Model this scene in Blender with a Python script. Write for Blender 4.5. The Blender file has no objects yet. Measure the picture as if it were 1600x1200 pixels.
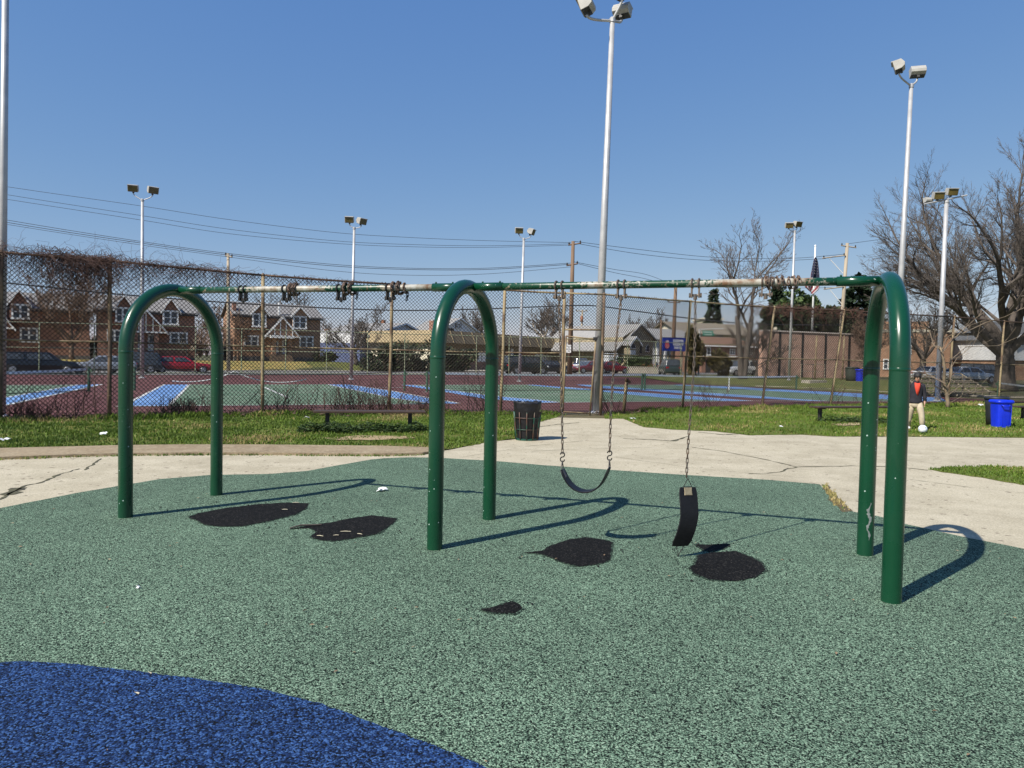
import bpy, bmesh, math, random
import numpy as np
from mathutils import Vector, Matrix
rnd = random.Random(7)
C = bpy.context.scene
COL = C.collection
R_ = math.radians
# ------------------------------------------------------------------ camera, sky, sun
F, PIT, ROL, EYE = 1117.4, -0.0324, -0.0201, 1.65          # focal length for a 1600 px wide frame
cam_d = bpy.data.cameras.new('camera'); cam = bpy.data.objects.new('camera', cam_d); COL.objects.link(cam)
cam_d.sensor_width = 36; cam_d.lens = F / 1600 * 36; cam_d.clip_end = 6000; cam_d.clip_start = 0.05
cr, sr, cp, sp = math.cos(ROL), math.sin(ROL), math.cos(PIT), math.sin(PIT)
rt = Vector((cr, sp*sr, -cp*sr)); up = Vector((sr, -sp*cr, cp*cr)); fw = Vector((0, cp, sp))
cam.matrix_world = Matrix(((rt.x, up.x, -fw.x, 0), (rt.y, up.y, -fw.y, 0), (rt.z, up.z, -fw.z, EYE), (0, 0, 0, 1)))
C.camera = cam
SUN_AZ, SUN_EL = R_(42 + 180), R_(45)                       # towards the sun, from +X
S = Vector((math.cos(SUN_AZ)*math.cos(SUN_EL), math.sin(SUN_AZ)*math.cos(SUN_EL), math.sin(SUN_EL)))
W = bpy.data.worlds.new('World'); C.world = W; W.use_nodes = True
nt = W.node_tree; bgd = nt.nodes['Background']
sky = nt.nodes.new('ShaderNodeTexSky'); sky.sky_type = 'NISHITA'; sky.sun_disc = False
sky.sun_elevation = SUN_EL; sky.sun_rotation = math.atan2(S.x, S.y)
sky.air_density = 1.0; sky.dust_density = 0.35; sky.ozone_density = 4.5; sky.altitude = 1500
bgd.inputs[1].default_value = 0.098
# a clear spring sky: the physical sky with its green and blue range pressed a little, so the zenith stays blue and the horizon does not burn out
s0 = nt.nodes.new('ShaderNodeSeparateColor'); c0 = nt.nodes.new('ShaderNodeCombineColor'); nt.links.new(sky.outputs[0], s0.inputs[0]); nt.links.new(c0.outputs[0], bgd.inputs[0])
for ch, (k, g) in enumerate(((.79, .88), (.64, .60), (.675, .25))):
    a0, a1, a2 = (nt.nodes.new('ShaderNodeMath') for _ in range(3)); a0.operation = a2.operation = 'MULTIPLY'; a1.operation = 'POWER'
    nt.links.new(s0.outputs[ch], a0.inputs[0]); a0.inputs[1].default_value = 1.366*.098; nt.links.new(a0.outputs[0], a1.inputs[0]); a1.inputs[1].default_value = g
    nt.links.new(a1.outputs[0], a2.inputs[0]); a2.inputs[1].default_value = k/1.366/.098; nt.links.new(a2.outputs[0], c0.inputs[ch])
sd = bpy.data.lights.new('sun', 'SUN'); sd.energy = 5.0; sd.angle = R_(0.5); sd.color = (1, 0.94, 0.85)
so = bpy.data.objects.new('sun', sd); COL.objects.link(so); so.rotation_euler = S.to_track_quat('Z', 'Y').to_euler()
C.view_settings.view_transform = 'Standard'; C.view_settings.look = 'None'
C.view_settings.gamma = 1; C.view_settings.exposure = 0.45

# ------------------------------------------------------------------ survey: pixel of the photograph -> point of the place
def ray(px, py):
    x, z = (px-800)/F, -(py-600)/F
    x, z = cr*x+sr*z, -sr*x+cr*z
    return Vector((x, cp-sp*z, sp+cp*z))
def P(px, py, Y):                       # the point seen at a pixel, Y metres ahead
    d = ray(px, py); d = d*(Y/d.y); return Vector((d.x, d.y, d.z+EYE))
def G(px, py, z=0.0):                   # the ground point at a pixel
    d = ray(px, py); d = d*((z-EYE)/d.z); return Vector((d.x, d.y, z))
def B(px, Y, z=0.0):                    # point of height z, Y metres ahead, in the column px
    py = 600
    for _ in range(6):
        q = P(px, py, Y); py -= (z-q.z)/Y*F
    return P(px, py, Y)
CU, SU = math.cos(R_(31)), math.sin(R_(31))                 # the street and the courts run 31 degrees off
def UC(x, y): return CU*x+SU*y, -SU*x+CU*y
def XY(u, c): return CU*u-SU*c, SU*u+CU*c
def ss(t): t = min(1, max(0, t)); return t*t*(3-2*t)
def tz(x, y):
    u, c = UC(x, y)
    a = .0075*max(0, min(u, 80))*max(ss((c-44)/8), ss((u-44)/8)*ss((c-24)/4))
    return a+.9*ss((c-75)/6)*ss((30-u)/4)
def BT(px, Y):
    q = B(px, Y, 0); q = B(px, Y, tz(q.x, q.y)); return q

# ------------------------------------------------------------------ materials
MATS = {}
def mat(name, col, col2=None, scale=6, rough=.7, metal=0, bump=0, bscale=None, lo=.35, hi=.65, spec=.5, detail=6, coat=0, stretch=None):
    if name in MATS: return MATS[name]
    m = bpy.data.materials.new(name); m.use_nodes = True; n = m.node_tree; b = n.nodes['Principled BSDF']
    b.inputs['Roughness'].default_value = rough; b.inputs['Metallic'].default_value = metal
    b.inputs['Specular IOR Level'].default_value = spec; b.inputs['Coat Weight'].default_value = coat
    tc = n.nodes.new('ShaderNodeTexCoord'); src = tc.outputs['Object']
    if stretch:
        mp = n.nodes.new('ShaderNodeMapping'); mp.inputs['Scale'].default_value = stretch
        n.links.new(src, mp.inputs[0]); src = mp.outputs[0]
    if col2 is None: col2 = tuple(c*.8 for c in col)
    nz = n.nodes.new('ShaderNodeTexNoise'); nz.inputs['Scale'].default_value = scale; nz.inputs['Detail'].default_value = detail
    n.links.new(src, nz.inputs['Vector'])
    rp = n.nodes.new('ShaderNodeValToRGB'); rp.color_ramp.elements[0].position = lo; rp.color_ramp.elements[1].position = hi
    rp.color_ramp.elements[0].color = (*col, 1); rp.color_ramp.elements[1].color = (*col2, 1)
    n.links.new(nz.outputs[0], rp.inputs[0]); n.links.new(rp.outputs[0], b.inputs['Base Color'])
    if bump:
        bz = n.nodes.new('ShaderNodeTexNoise'); bz.inputs['Scale'].default_value = bscale or scale*4; bz.inputs['Detail'].default_value = 4
        n.links.new(src, bz.inputs['Vector'])
        bp = n.nodes.new('ShaderNodeBump'); bp.inputs['Strength'].default_value = bump; bp.inputs['Distance'].default_value = .02
        n.links.new(bz.outputs[0], bp.inputs['Height']); n.links.new(bp.outputs[0], b.inputs['Normal'])
    MATS[name] = m; return m
def N(m): return m.node_tree.nodes, m.node_tree.links, m.node_tree.nodes['Principled BSDF']
def ramp(nd, stops, const=False):
    r = nd.new('ShaderNodeValToRGB'); r.color_ramp.interpolation = 'CONSTANT' if const else 'LINEAR'
    e = r.color_ramp.elements
    while len(e) < len(stops): e.new(.5)
    for k, (p, c) in enumerate(stops): e[k].position = p; e[k].color = (*c, 1)
    return r
def mixc(nd, ln, a, b, fac, mode='MIX'):
    x = nd.new('ShaderNodeMix'); x.data_type = 'RGBA'; x.blend_type = mode
    for s, v in ((x.inputs[6], a), (x.inputs[7], b), (x.inputs[0], fac)):
        if hasattr(v, 'is_linked'): ln.new(v, s)
        elif isinstance(v, tuple): s.default_value = (*v, 1)
        else: s.default_value = v
    return x.outputs[2]
def noise(nd, ln, vec, scale, detail=4, rough=.5):
    z = nd.new('ShaderNodeTexNoise'); z.inputs['Scale'].default_value = scale; z.inputs['Detail'].default_value = detail
    z.inputs['Roughness'].default_value = rough; ln.new(vec, z.inputs['Vector']); return z.outputs[0]
def rubber(name, stops, gran=165, stain=(.03, .034, .034)):
    m = bpy.data.materials.new(name); m.use_nodes = True; nd, ln, b = N(m)
    tc = nd.new('ShaderNodeTexCoord'); o = tc.outputs['Object']
    v = nd.new('ShaderNodeTexVoronoi'); v.inputs['Scale'].default_value = gran; ln.new(o, v.inputs['Vector'])
    sep = nd.new('ShaderNodeSeparateColor'); ln.new(v.outputs['Color'], sep.inputs[0])
    r = ramp(nd, stops, True); ln.new(sep.outputs[0], r.inputs[0])
    v2 = nd.new('ShaderNodeTexVoronoi'); v2.inputs['Scale'].default_value = gran*.68; ln.new(o, v2.inputs['Vector'])
    sep2 = nd.new('ShaderNodeSeparateColor'); ln.new(v2.outputs['Color'], sep2.inputs[0])
    r2 = ramp(nd, stops, True); ln.new(sep2.outputs[1], r2.inputs[0])
    c0 = mixc(nd, ln, r.outputs[0], r2.outputs[0], .24)
    nz = noise(nd, ln, o, .55, 6, .6); rr = ramp(nd, [(.3, (.8, .8, .8)), (.7, (1.12, 1.12, 1.1))]); ln.new(nz, rr.inputs[0])
    c1 = mixc(nd, ln, c0, rr.outputs[0], 1.0, 'MULTIPLY')
    n3 = noise(nd, ln, o, 3.2, 7, .7); r3 = ramp(nd, [(.62, (0, 0, 0)), (.78, (.55, .55, .55))]); ln.new(n3, r3.inputs[0])
    c2 = mixc(nd, ln, c1, stain, r3.outputs[0])
    ln.new(c2, b.inputs['Base Color']); b.inputs['Roughness'].default_value = .9; b.inputs['Specular IOR Level'].default_value = .12
    bp = nd.new('ShaderNodeBump'); bp.inputs['Strength'].default_value = .7; bp.inputs['Distance'].default_value = .004
    ln.new(v.outputs['Distance'], bp.inputs['Height']); bp.invert = True; ln.new(bp.outputs[0], b.inputs['Normal'])
    return m
def ground_mat(name, cols, big=.25, mid=2.5, fine=40, bump=.5, bs=30, speck=None):
    """three tones mixed by large, middle and fine noise"""
    m = bpy.data.materials.new(name); m.use_nodes = True; nd, ln, b = N(m)
    tc = nd.new('ShaderNodeTexCoord'); o = tc.outputs['Object']
    a = noise(nd, ln, o, big, 5, .6); bb = noise(nd, ln, o, mid, 6, .65); cc = noise(nd, ln, o, fine, 3)
    ra = ramp(nd, [(.4, (0, 0, 0)), (.6, (1, 1, 1))]); ln.new(a, ra.inputs[0])
    rb = ramp(nd, [(.42, (0, 0, 0)), (.64, (1, 1, 1))]); ln.new(bb, rb.inputs[0])
    c = mixc(nd, ln, cols[0], cols[1], ra.outputs[0]); c = mixc(nd, ln, c, cols[2], rb.outputs[0])
    rc = ramp(nd, [(.3, (.72, .72, .72)), (.7, (1.2, 1.2, 1.2))]); ln.new(cc, rc.inputs[0])
    c = mixc(nd, ln, c, rc.outputs[0], 1.0, 'MULTIPLY')
    if speck:
        v = nd.new('ShaderNodeTexVoronoi'); v.inputs['Scale'].default_value = speck[0]; ln.new(o, v.inputs['Vector'])
        sep = nd.new('ShaderNodeSeparateColor'); ln.new(v.outputs['Color'], sep.inputs[0])
        rs = ramp(nd, [(0, (1, 1, 1)), (speck[1], (0, 0, 0))], True); ln.new(sep.outputs[0], rs.inputs[0])
        c = mixc(nd, ln, c, speck[2], rs.outputs[0])
    ln.new(c, b.inputs['Base Color']); b.inputs['Roughness'].default_value = .9; b.inputs['Specular IOR Level'].default_value = .25
    z = noise(nd, ln, o, bs, 5, .65); bp = nd.new('ShaderNodeBump'); bp.inputs['Strength'].default_value = bump; bp.inputs['Distance'].default_value = .02
    ln.new(z, bp.inputs['Height']); ln.new(bp.outputs[0], b.inputs['Normal'])
    return m
def brick_mat(name, c1, c2, mortar, scale=1.0, rot=False):
    m = bpy.data.materials.new(name); m.use_nodes = True; nd, ln, b = N(m)
    tc = nd.new('ShaderNodeTexCoord'); mp = nd.new('ShaderNodeMapping'); ln.new(tc.outputs['Object'], mp.inputs[0])
    cb = nd.new('ShaderNodeCombineXYZ'); sp_ = nd.new('ShaderNodeSeparateXYZ'); ln.new(mp.outputs[0], sp_.inputs[0])
    ad = nd.new('ShaderNodeMath'); ad.operation = 'ADD'; ln.new(sp_.outputs[0], ad.inputs[0]); ln.new(sp_.outputs[1], ad.inputs[1])
    ln.new(ad.outputs[0], cb.inputs[0]); ln.new(sp_.outputs[2], cb.inputs[1])
    t = nd.new('ShaderNodeTexBrick'); ln.new(cb.outputs[0], t.inputs['Vector']); t.inputs['Scale'].default_value = scale
    t.inputs['Brick Width'].default_value = .22; t.inputs['Row Height'].default_value = .075; t.inputs['Mortar Size'].default_value = .008
    t.inputs['Color1'].default_value = (*c1, 1); t.inputs['Color2'].default_value = (*c2, 1); t.inputs['Mortar'].default_value = (*mortar, 1)
    nz = noise(nd, ln, tc.outputs['Object'], 1.3, 6, .65); r = ramp(nd, [(.3, (.75, .75, .75)), (.7, (1.2, 1.2, 1.2))]); ln.new(nz, r.inputs[0])
    ln.new(mixc(nd, ln, t.outputs[0], r.outputs[0], 1.0, 'MULTIPLY'), b.inputs['Base Color']); b.inputs['Roughness'].default_value = .9
    return m
def worn_paint(name, axis_stops, green=(.003, .046, .020)):
    """green paint worn to pale metal and rust along the beam (local x from 0 to 1 in the ramp = metres / 3.6)"""
    m = bpy.data.materials.new(name); m.use_nodes = True; nd, ln, b = N(m)
    tc = nd.new('ShaderNodeTexCoord'); o = tc.outputs['Object']; sx = nd.new('ShaderNodeSeparateXYZ'); ln.new(o, sx.inputs[0])
    dv = nd.new('ShaderNodeMath'); dv.operation = 'DIVIDE'; ln.new(sx.outputs[0], dv.inputs[0]); dv.inputs[1].default_value = 3.6
    r = ramp(nd, [(p, (w, w, w)) for p, w in axis_stops]); ln.new(dv.outputs[0], r.inputs[0])
    nz = noise(nd, ln, o, 26, 7, .75); ad = nd.new('ShaderNodeMath'); ad.operation = 'ADD'; ln.new(nz, ad.inputs[0]); ln.new(r.outputs[0], ad.inputs[1])
    th = ramp(nd, [(.57, (0, 0, 0)), (.61, (1, 1, 1))]); ln.new(ad.outputs[0], th.inputs[0])
    n2 = noise(nd, ln, o, 9, 5, .6); rr = ramp(nd, [(.38, (.42, .41, .36)), (.52, (.30, .27, .21)), (.66, (.17, .095, .05))]); ln.new(n2, rr.inputs[0])
    ln.new(mixc(nd, ln, green, rr.outputs[0], th.outputs[0]), b.inputs['Base Color'])
    b.inputs['Roughness'].default_value = .38; return m
def chipped_green():
    m = bpy.data.materials.new('arch_green_paint'); m.use_nodes = True; nd, ln, b = N(m)
    tc = nd.new('ShaderNodeTexCoord'); o = tc.outputs['Object']; sx = nd.new('ShaderNodeSeparateXYZ'); ln.new(o, sx.inputs[0])
    v = nd.new('ShaderNodeTexVoronoi'); v.inputs['Scale'].default_value = 24; ln.new(o, v.inputs['Vector'])
    w = noise(nd, ln, o, 130, 2); ad = nd.new('ShaderNodeMath'); ad.operation = 'MULTIPLY_ADD'; ln.new(w, ad.inputs[0]); ad.inputs[1].default_value = .22; ln.new(v.outputs['Distance'], ad.inputs[2])
    se = nd.new('ShaderNodeSeparateColor'); ln.new(v.outputs['Color'], se.inputs[0])
    sc0 = nd.new('ShaderNodeMath'); sc0.operation = 'MULTIPLY_ADD'; ln.new(se.outputs[0], sc0.inputs[0]); sc0.inputs[1].default_value = .42; sc0.inputs[2].default_value = -.13
    hh = nd.new('ShaderNodeMapRange'); ln.new(sx.outputs[2], hh.inputs[0]); hh.inputs[1].default_value = 1.2; hh.inputs[2].default_value = 1.9; hh.inputs[3].default_value = 1; hh.inputs[4].default_value = .62
    lt = nd.new('ShaderNodeMath'); lt.operation = 'MULTIPLY'; ln.new(sc0.outputs[0], lt.inputs[0]); ln.new(hh.outputs[0], lt.inputs[1])
    th = nd.new('ShaderNodeMath'); th.operation = 'LESS_THAN'; ln.new(ad.outputs[0], th.inputs[0]); ln.new(lt.outputs[0], th.inputs[1])
    g = noise(nd, ln, o, 2.2, 5, .6); rg = ramp(nd, [(.3, (.0022, .040, .0165)), (.7, (.0032, .050, .0215))]); ln.new(g, rg.inputs[0])
    ln.new(mixc(nd, ln, rg.outputs[0], (.34, .44, .40), th.outputs[0]), b.inputs['Base Color'])
    b.inputs['Roughness'].default_value = .3; b.inputs['Coat Weight'].default_value = .15
    sc = noise(nd, ln, o, 5, 4); rs = ramp(nd, [(.4, (.24, .24, .24)), (.7, (.36, .36, .36))]); ln.new(sc, rs.inputs[0]); ln.new(rs.outputs[0], b.inputs['Roughness'])
    return m
GLASS = mat('dark_glass', (.03, .036, .042), (.085, .10, .12), rough=.12, spec=.45)  # blue-grey base colour stands in for sky reflected in the panes
WHITE = mat('white_paint', (.84, .84, .82), (.76, .76, .73), rough=.5)
GALV = mat('galvanised_steel', (.50, .50, .495), (.41, .41, .41), scale=3, rough=.45, metal=.3)
DARKM = mat('dark_metal', (.03, .03, .032), (.05, .045, .04), scale=20, rough=.5, metal=.5)
RUST = mat('rusty_steel', (.06, .042, .03), (.15, .085, .05), scale=30, rough=.65, metal=.4)
CHAINM = mat('chain_steel', (.13, .12, .11), (.22, .15, .10), scale=25, rough=.5, metal=.6)
BARK = mat('grey_brown_bark', (.055, .044, .036), (.11, .09, .074), scale=5, rough=.95, bump=.5, bscale=20, stretch=(1, 1, .3))

# ------------------------------------------------------------------ mesh collecting
class MB:
    def __init__(s): s.v = []; s.f = []; s.n = 0
    def add(s, v, f):
        o = s.n; s.v.extend([tuple(p) for p in v]); s.f.extend([tuple(i+o for i in q) for q in f]); s.n += len(v); return s
    def box(s, c, sz, R=None, taper=None):
        hx, hy, hz = sz[0]/2, sz[1]/2, sz[2]/2; t = taper or (1, 1)
        vs = [Vector((x*hx*(t[0] if z > 0 else 1), y*hy*(t[1] if z > 0 else 1), z*hz)) for z in (-1, 1) for y in (-1, 1) for x in (-1, 1)]
        if R is not None: vs = [R @ p for p in vs]
        c = Vector(c)
        return s.add([p+c for p in vs], [(0, 2, 3, 1), (4, 5, 7, 6), (0, 1, 5, 4), (2, 6, 7, 3), (0, 4, 6, 2), (1, 3, 7, 5)])
    def tube(s, path, rad, n=8, cap=True, closed=False):
        pts = np.array([tuple(p) for p in path], float); k = len(pts)
        r = np.full(k, rad, float) if np.isscalar(rad) else np.array(rad, float)
        if closed: tg = np.roll(pts, -1, 0)-np.roll(pts, 1, 0)
        else: tg = np.gradient(pts, axis=0)
        ln = np.linalg.norm(tg, axis=1, keepdims=True); ln[ln == 0] = 1; tg = tg/ln
        d = np.abs(tg).sum(0); ref = np.zeros(3); ref[int(np.argmin(d))] = 1
        a = np.cross(tg, ref); an = np.linalg.norm(a, axis=1, keepdims=True); an[an < 1e-6] = 1; a = a/an; b = np.cross(tg, a)
        th = np.arange(n)*2*math.pi/n
        v = pts[:, None, :]+r[:, None, None]*(np.cos(th)[None, :, None]*a[:, None, :]+np.sin(th)[None, :, None]*b[:, None, :])
        f = []
        for i in range(k if closed else k-1):
            i2 = (i+1) % k
            for j in range(n):
                j2 = (j+1) % n; f.append((i*n+j, i*n+j2, i2*n+j2, i2*n+j))
        if cap and not closed: f.append(tuple(range(n))[::-1]); f.append(tuple((k-1)*n+j for j in range(n)))
        return s.add(v.reshape(-1, 3).tolist(), f)
    def cyl(s, p0, p1, r0, r1=None, n=12): return s.tube([p0, p1], [r0, r0 if r1 is None else r1], n)
    def lathe(s, prof, n=20, c=(0, 0, 0), cap=True):
        v = []; f = []; c = Vector(c)
        for r, z in prof:
            for j in range(n): a = 2*math.pi*j/n; v.append(c+Vector((r*math.cos(a), r*math.sin(a), z)))
        k = len(prof)
        for i in range(k-1):
            for j in range(n): j2 = (j+1) % n; f.append((i*n+j, i*n+j2, (i+1)*n+j2, (i+1)*n+j))
        if cap: f.append(tuple(range(n))[::-1]); f.append(tuple((k-1)*n+j for j in range(n)))
        return s.add(v, f)
    def prism(s, poly, d, O=(0, 0, 0), X=(1, 0, 0), Z=(0, 0, 1), Y=(0, 1, 0)):
        """outline poly in the X-Z plane, swept d along Y"""
        O, X, Y, Z = Vector(O), Vector(X), Vector(Y), Vector(Z); n = len(poly)
        v = [O+X*a+Z*b for a, b in poly]+[O+X*a+Z*b+Y*d for a, b in poly]
        f = [tuple(range(n)), tuple(range(2*n-1, n-1, -1))]+[(i, i+n, (i+1) % n+n, (i+1) % n) for i in range(n)]
        return s.add(v, f)
    def sphere(s, c, r, nu=12, nv=8, sc=(1, 1, 1)):
        prof = [(max(1e-4, math.sin(math.pi*i/nv))*r, -math.cos(math.pi*i/nv)*r) for i in range(nv+1)]
        m = MB(); m.lathe(prof, nu); c = Vector(c)
        return s.add([Vector((p[0]*sc[0], p[1]*sc[1], p[2]*sc[2]))+c for p in m.v], m.f)
    def build(s, name, material, parent=None, smooth=False, world=False, bevel=0):
        me = bpy.data.meshes.new(name); vs = s.v
        if world and parent is not None: l = parent.location; vs = [(p[0]-l.x, p[1]-l.y, p[2]-l.z) for p in vs]
        me.from_pydata(vs, [], s.f); me.validate(); me.update()
        for m in (material if isinstance(material, (list, tuple)) else [material]): me.materials.append(m)
        if smooth: me.polygons.foreach_set('use_smooth', [True]*len(me.polygons))
        ob = bpy.data.objects.new(name, me); COL.objects.link(ob)
        if parent is not None: ob.parent = parent
        if bevel:
            b = ob.modifiers.new('bevel', 'BEVEL'); b.width = bevel; b.segments = 2; b.limit_method = 'ANGLE'; b.angle_limit = R_(40)
        bm = bmesh.new(); bm.from_mesh(me); bmesh.ops.recalc_face_normals(bm, faces=bm.faces); bm.to_mesh(me); bm.free()
        return ob
def tag(o, label, cat, group=None):
    o['label'] = label; o['category'] = cat
    if group: o['group'] = group
    return o
def T(name, label, cat, loc=(0, 0, 0), rz=0, group=None):
    o = bpy.data.objects.new(name, None); COL.objects.link(o); o.location = loc; o.rotation_euler = (0, 0, rz)
    o.empty_display_size = .2
    return tag(o, label, cat, group)
def struct(o, kind='structure'): o['kind'] = kind; return o
def copy_tree(o, parent=None):
    c = o.copy(); COL.objects.link(c); c.parent = parent
    for ch in list(o.children): copy_tree(ch, c)
    return c
def sheet(name, pts, z, material):
    """flat outline on the ground (ear-clipped)"""
    bm = bmesh.new(); vs = [bm.verts.new((p[0], p[1], z)) for p in pts]; f = bm.faces.new(vs)
    bmesh.ops.triangulate(bm, faces=[f]); bmesh.ops.recalc_face_normals(bm, faces=bm.faces)
    me = bpy.data.meshes.new(name); bm.to_mesh(me); bm.free()
    for p in me.polygons:
        if p.normal.z < 0: p.flip()
    me.materials.append(material); o = bpy.data.objects.new(name, me); COL.objects.link(o); return struct(o)
def gp(lst): return [G(*p) for p in lst]
def rough_line(pts, amp, step):
    """the same outline with a slightly ragged edge"""
    out = []
    for i in range(len(pts)):
        a, b = Vector(pts[i][:2]), Vector(pts[(i+1) % len(pts)][:2]); L = (b-a).length; k = max(1, int(L/step))
        for j in range(k):
            p = a.lerp(b, j/k); out.append((p.x+rnd.uniform(-amp, amp), p.y+rnd.uniform(-amp, amp)))
    return out

# ================================================================== THE SETTING
M_GRND = ground_mat('rough_ground', ((.10, .095, .045), (.13, .105, .06), (.065, .085, .028)), .06, .5, 8, .5, 4)
xs = sorted(set([-3000, -1500, -700, -350, -200]+list(range(-130, 181, 5))+[220, 350, 700, 1500, 3000]))
ys = sorted(set([-300, -100, -40, -10]+list(range(0, 201, 5))+[240, 350, 600, 1200, 2500, 4500]))
gm = MB(); gm.add([(x, y, tz(x, y)-.05) for y in ys for x in xs],
                  [(j*len(xs)+i, j*len(xs)+i+1, (j+1)*len(xs)+i+1, (j+1)*len(xs)+i) for j in range(len(ys)-1) for i in range(len(xs)-1)])
struct(gm.build('ground', M_GRND, smooth=True))
def draped(name, u0, u1, c0, c1, dz, material, st=1.5):
    nu, nc = max(1, int((u1-u0)/st)), max(1, int((c1-c0)/st)); m = MB(); v = []
    for j in range(nc+1):
        for i in range(nu+1):
            x, y = XY(u0+(u1-u0)*i/nu, c0+(c1-c0)*j/nc); v.append((x, y, tz(x, y)+dz))
    m.add(v, [(j*(nu+1)+i, j*(nu+1)+i+1, (j+1)*(nu+1)+i+1, (j+1)*(nu+1)+i) for j in range(nc) for i in range(nu)])
    return struct(m.build(name, material, smooth=True))
# --- concrete
M_CONC = ground_mat('worn_concrete', ((.435, .387, .278), (.37, .327, .233), (.475, .425, .312)), .35, 1.6, 60, .2, 45, (26, .010, (.17, .14, .10)))
sheet('concrete_path', rough_line(gp([(-700, 690), (0, 712), (300, 708), (600, 707), (690, 706), (722, 700), (762, 692), (806, 687), (840, 660), (870, 653), (975, 655), (990, 662), (1005, 668),
      (1050, 672), (1120, 675), (1170, 681), (1250, 680), (1300, 683), (1400, 683), (1500, 684), (1600, 685), (2300, 690)])+[Vector((14, 1)), Vector((14, -6)), Vector((-14, -6)), Vector((-14, 3))], .012, .3), .012, M_CONC)
M_KERB = ground_mat('tan_concrete', ((.29, .225, .14), (.24, .185, .115), (.33, .265, .175)), .5, 3, 20, .35, 30)
kb = MB()
ku = [(-300, 712), (0, 705), (120, 702), (200, 700), (300, 699), (400, 699), (500, 700), (600, 701), (660, 703), (690, 705)]
kl = [(-300, 727), (0, 719.5), (120, 715), (200, 713), (300, 712), (400, 712), (500, 713), (600, 713.5), (660, 712), (692, 707)]
for i in range(len(ku)-1):
    a, b, c, d = G(*ku[i]), G(*ku[i+1]), G(*kl[i+1]), G(*kl[i])
    kb.add([(p.x, p.y, .055) for p in (a, b, c, d)]+[(p.x, p.y, 0) for p in (a, b, c, d)], [(0, 1, 2, 3), (3, 2, 6, 7), (0, 4, 5, 1)])
struct(kb.build('kerb', M_KERB))
# --- rubber pad, blue field and worn holes
M_PAD = rubber('green_rubber', [(0, (.005, .008, .007)), (.46, (.045, .08, .056)), (.56, (.125, .205, .14)), (.74, (.22, .335, .232)), (.94, (.35, .48, .345))])
M_BLUE = rubber('blue_rubber', [(0, (.004, .006, .010)), (.40, (.008, .022, .075)), (.62, (.02, .055, .17)), (.84, (.055, .13, .32)), (.9985, (.22, .25, .32))], 125, (.012, .02, .04))
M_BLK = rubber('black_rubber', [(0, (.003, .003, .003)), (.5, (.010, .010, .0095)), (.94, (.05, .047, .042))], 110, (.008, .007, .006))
pad_px = [(-260, 855), (-100, 820), (0, 797), (60, 785), (120, 773), (185, 762), (250, 751), (330, 744.5), (420, 743), (480, 738), (540, 727), (580, 720), (600, 718), (640, 716.5), (680, 717), (770, 722), (850, 729),
          (950, 736), (1050, 743), (1100, 746), (1200, 752), (1280, 759), (1291, 770), (1302, 790), (1330, 802), (1370, 809), (1420, 823), (1500, 841), (1600, 861), (1800, 905), (2100, 975)]
pad = gp(pad_px)+[Vector((8.5, .5)), Vector((6, -3)), Vector((-6, -3)), Vector((-8.5, 2.5))]
sheet('rubber_pad', rough_line(pad, .005, .08), .022, M_PAD)
blue_px = [(-220, 1080), (-100, 1052), (0, 1043), (40, 1041), (110, 1045), (200, 1055), (300, 1068), (400, 1083), (500, 1108), (600, 1145), (680, 1175), (740, 1200), (830, 1245), (920, 1300)]
sheet('blue_rubber_field', rough_line(gp(blue_px)+[Vector((.8, .9)), Vector((.2, -.6)), Vector((-2.8, -.6)), Vector((-4, 1.6))], .005, .05), .028, M_BLUE)
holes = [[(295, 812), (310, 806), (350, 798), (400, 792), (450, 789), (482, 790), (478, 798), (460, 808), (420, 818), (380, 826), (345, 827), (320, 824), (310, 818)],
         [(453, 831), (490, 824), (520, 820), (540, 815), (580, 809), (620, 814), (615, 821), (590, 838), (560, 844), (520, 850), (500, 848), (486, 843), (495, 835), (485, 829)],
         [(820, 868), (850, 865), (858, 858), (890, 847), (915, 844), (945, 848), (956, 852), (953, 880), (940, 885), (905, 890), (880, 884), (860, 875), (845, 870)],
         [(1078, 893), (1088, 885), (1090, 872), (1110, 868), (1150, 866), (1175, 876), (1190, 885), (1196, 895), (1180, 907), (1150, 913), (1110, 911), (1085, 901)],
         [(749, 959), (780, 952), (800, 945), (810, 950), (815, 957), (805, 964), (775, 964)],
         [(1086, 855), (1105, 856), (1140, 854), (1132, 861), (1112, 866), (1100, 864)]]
M_FRAY = rubber('frayed_rubber', [(0, (.004, .005, .005)), (.62, (.03, .052, .038)), (.80, (.10, .165, .115)), (.96, (.2, .28, .2))], 140)
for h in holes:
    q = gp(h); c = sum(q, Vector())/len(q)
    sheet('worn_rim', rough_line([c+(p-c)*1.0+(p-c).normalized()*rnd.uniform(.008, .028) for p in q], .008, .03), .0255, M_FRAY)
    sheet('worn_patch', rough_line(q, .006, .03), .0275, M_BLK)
cb_ = MB()
for h in holes:
    q = gp(h); c = sum(q, Vector())/len(q); R0 = max((p-c).length for p in q)
    for _ in range(int(60*R0)+10):
        a = rnd.uniform(0, 6.28); k = R0*rnd.uniform(.3, 1.5); x, y = c.x+k*math.cos(a), c.y+k*.7*math.sin(a); w = rnd.uniform(.004, .011); cb_.box((x, y, .03), (w, w*rnd.uniform(.5, 1.5), w*.8), Matrix.Rotation(a, 3, 'Z'))
struct(cb_.build('rubber_crumbs', mat('crumb_black', (.006, .006, .006), (.012, .012, .012), rough=.9)), 'stuff')
M_DIRT = ground_mat('bare_dirt', ((.16, .115, .065), (.11, .085, .05), (.07, .08, .03)), 1.5, 7, 40, .6, 40)
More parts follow.
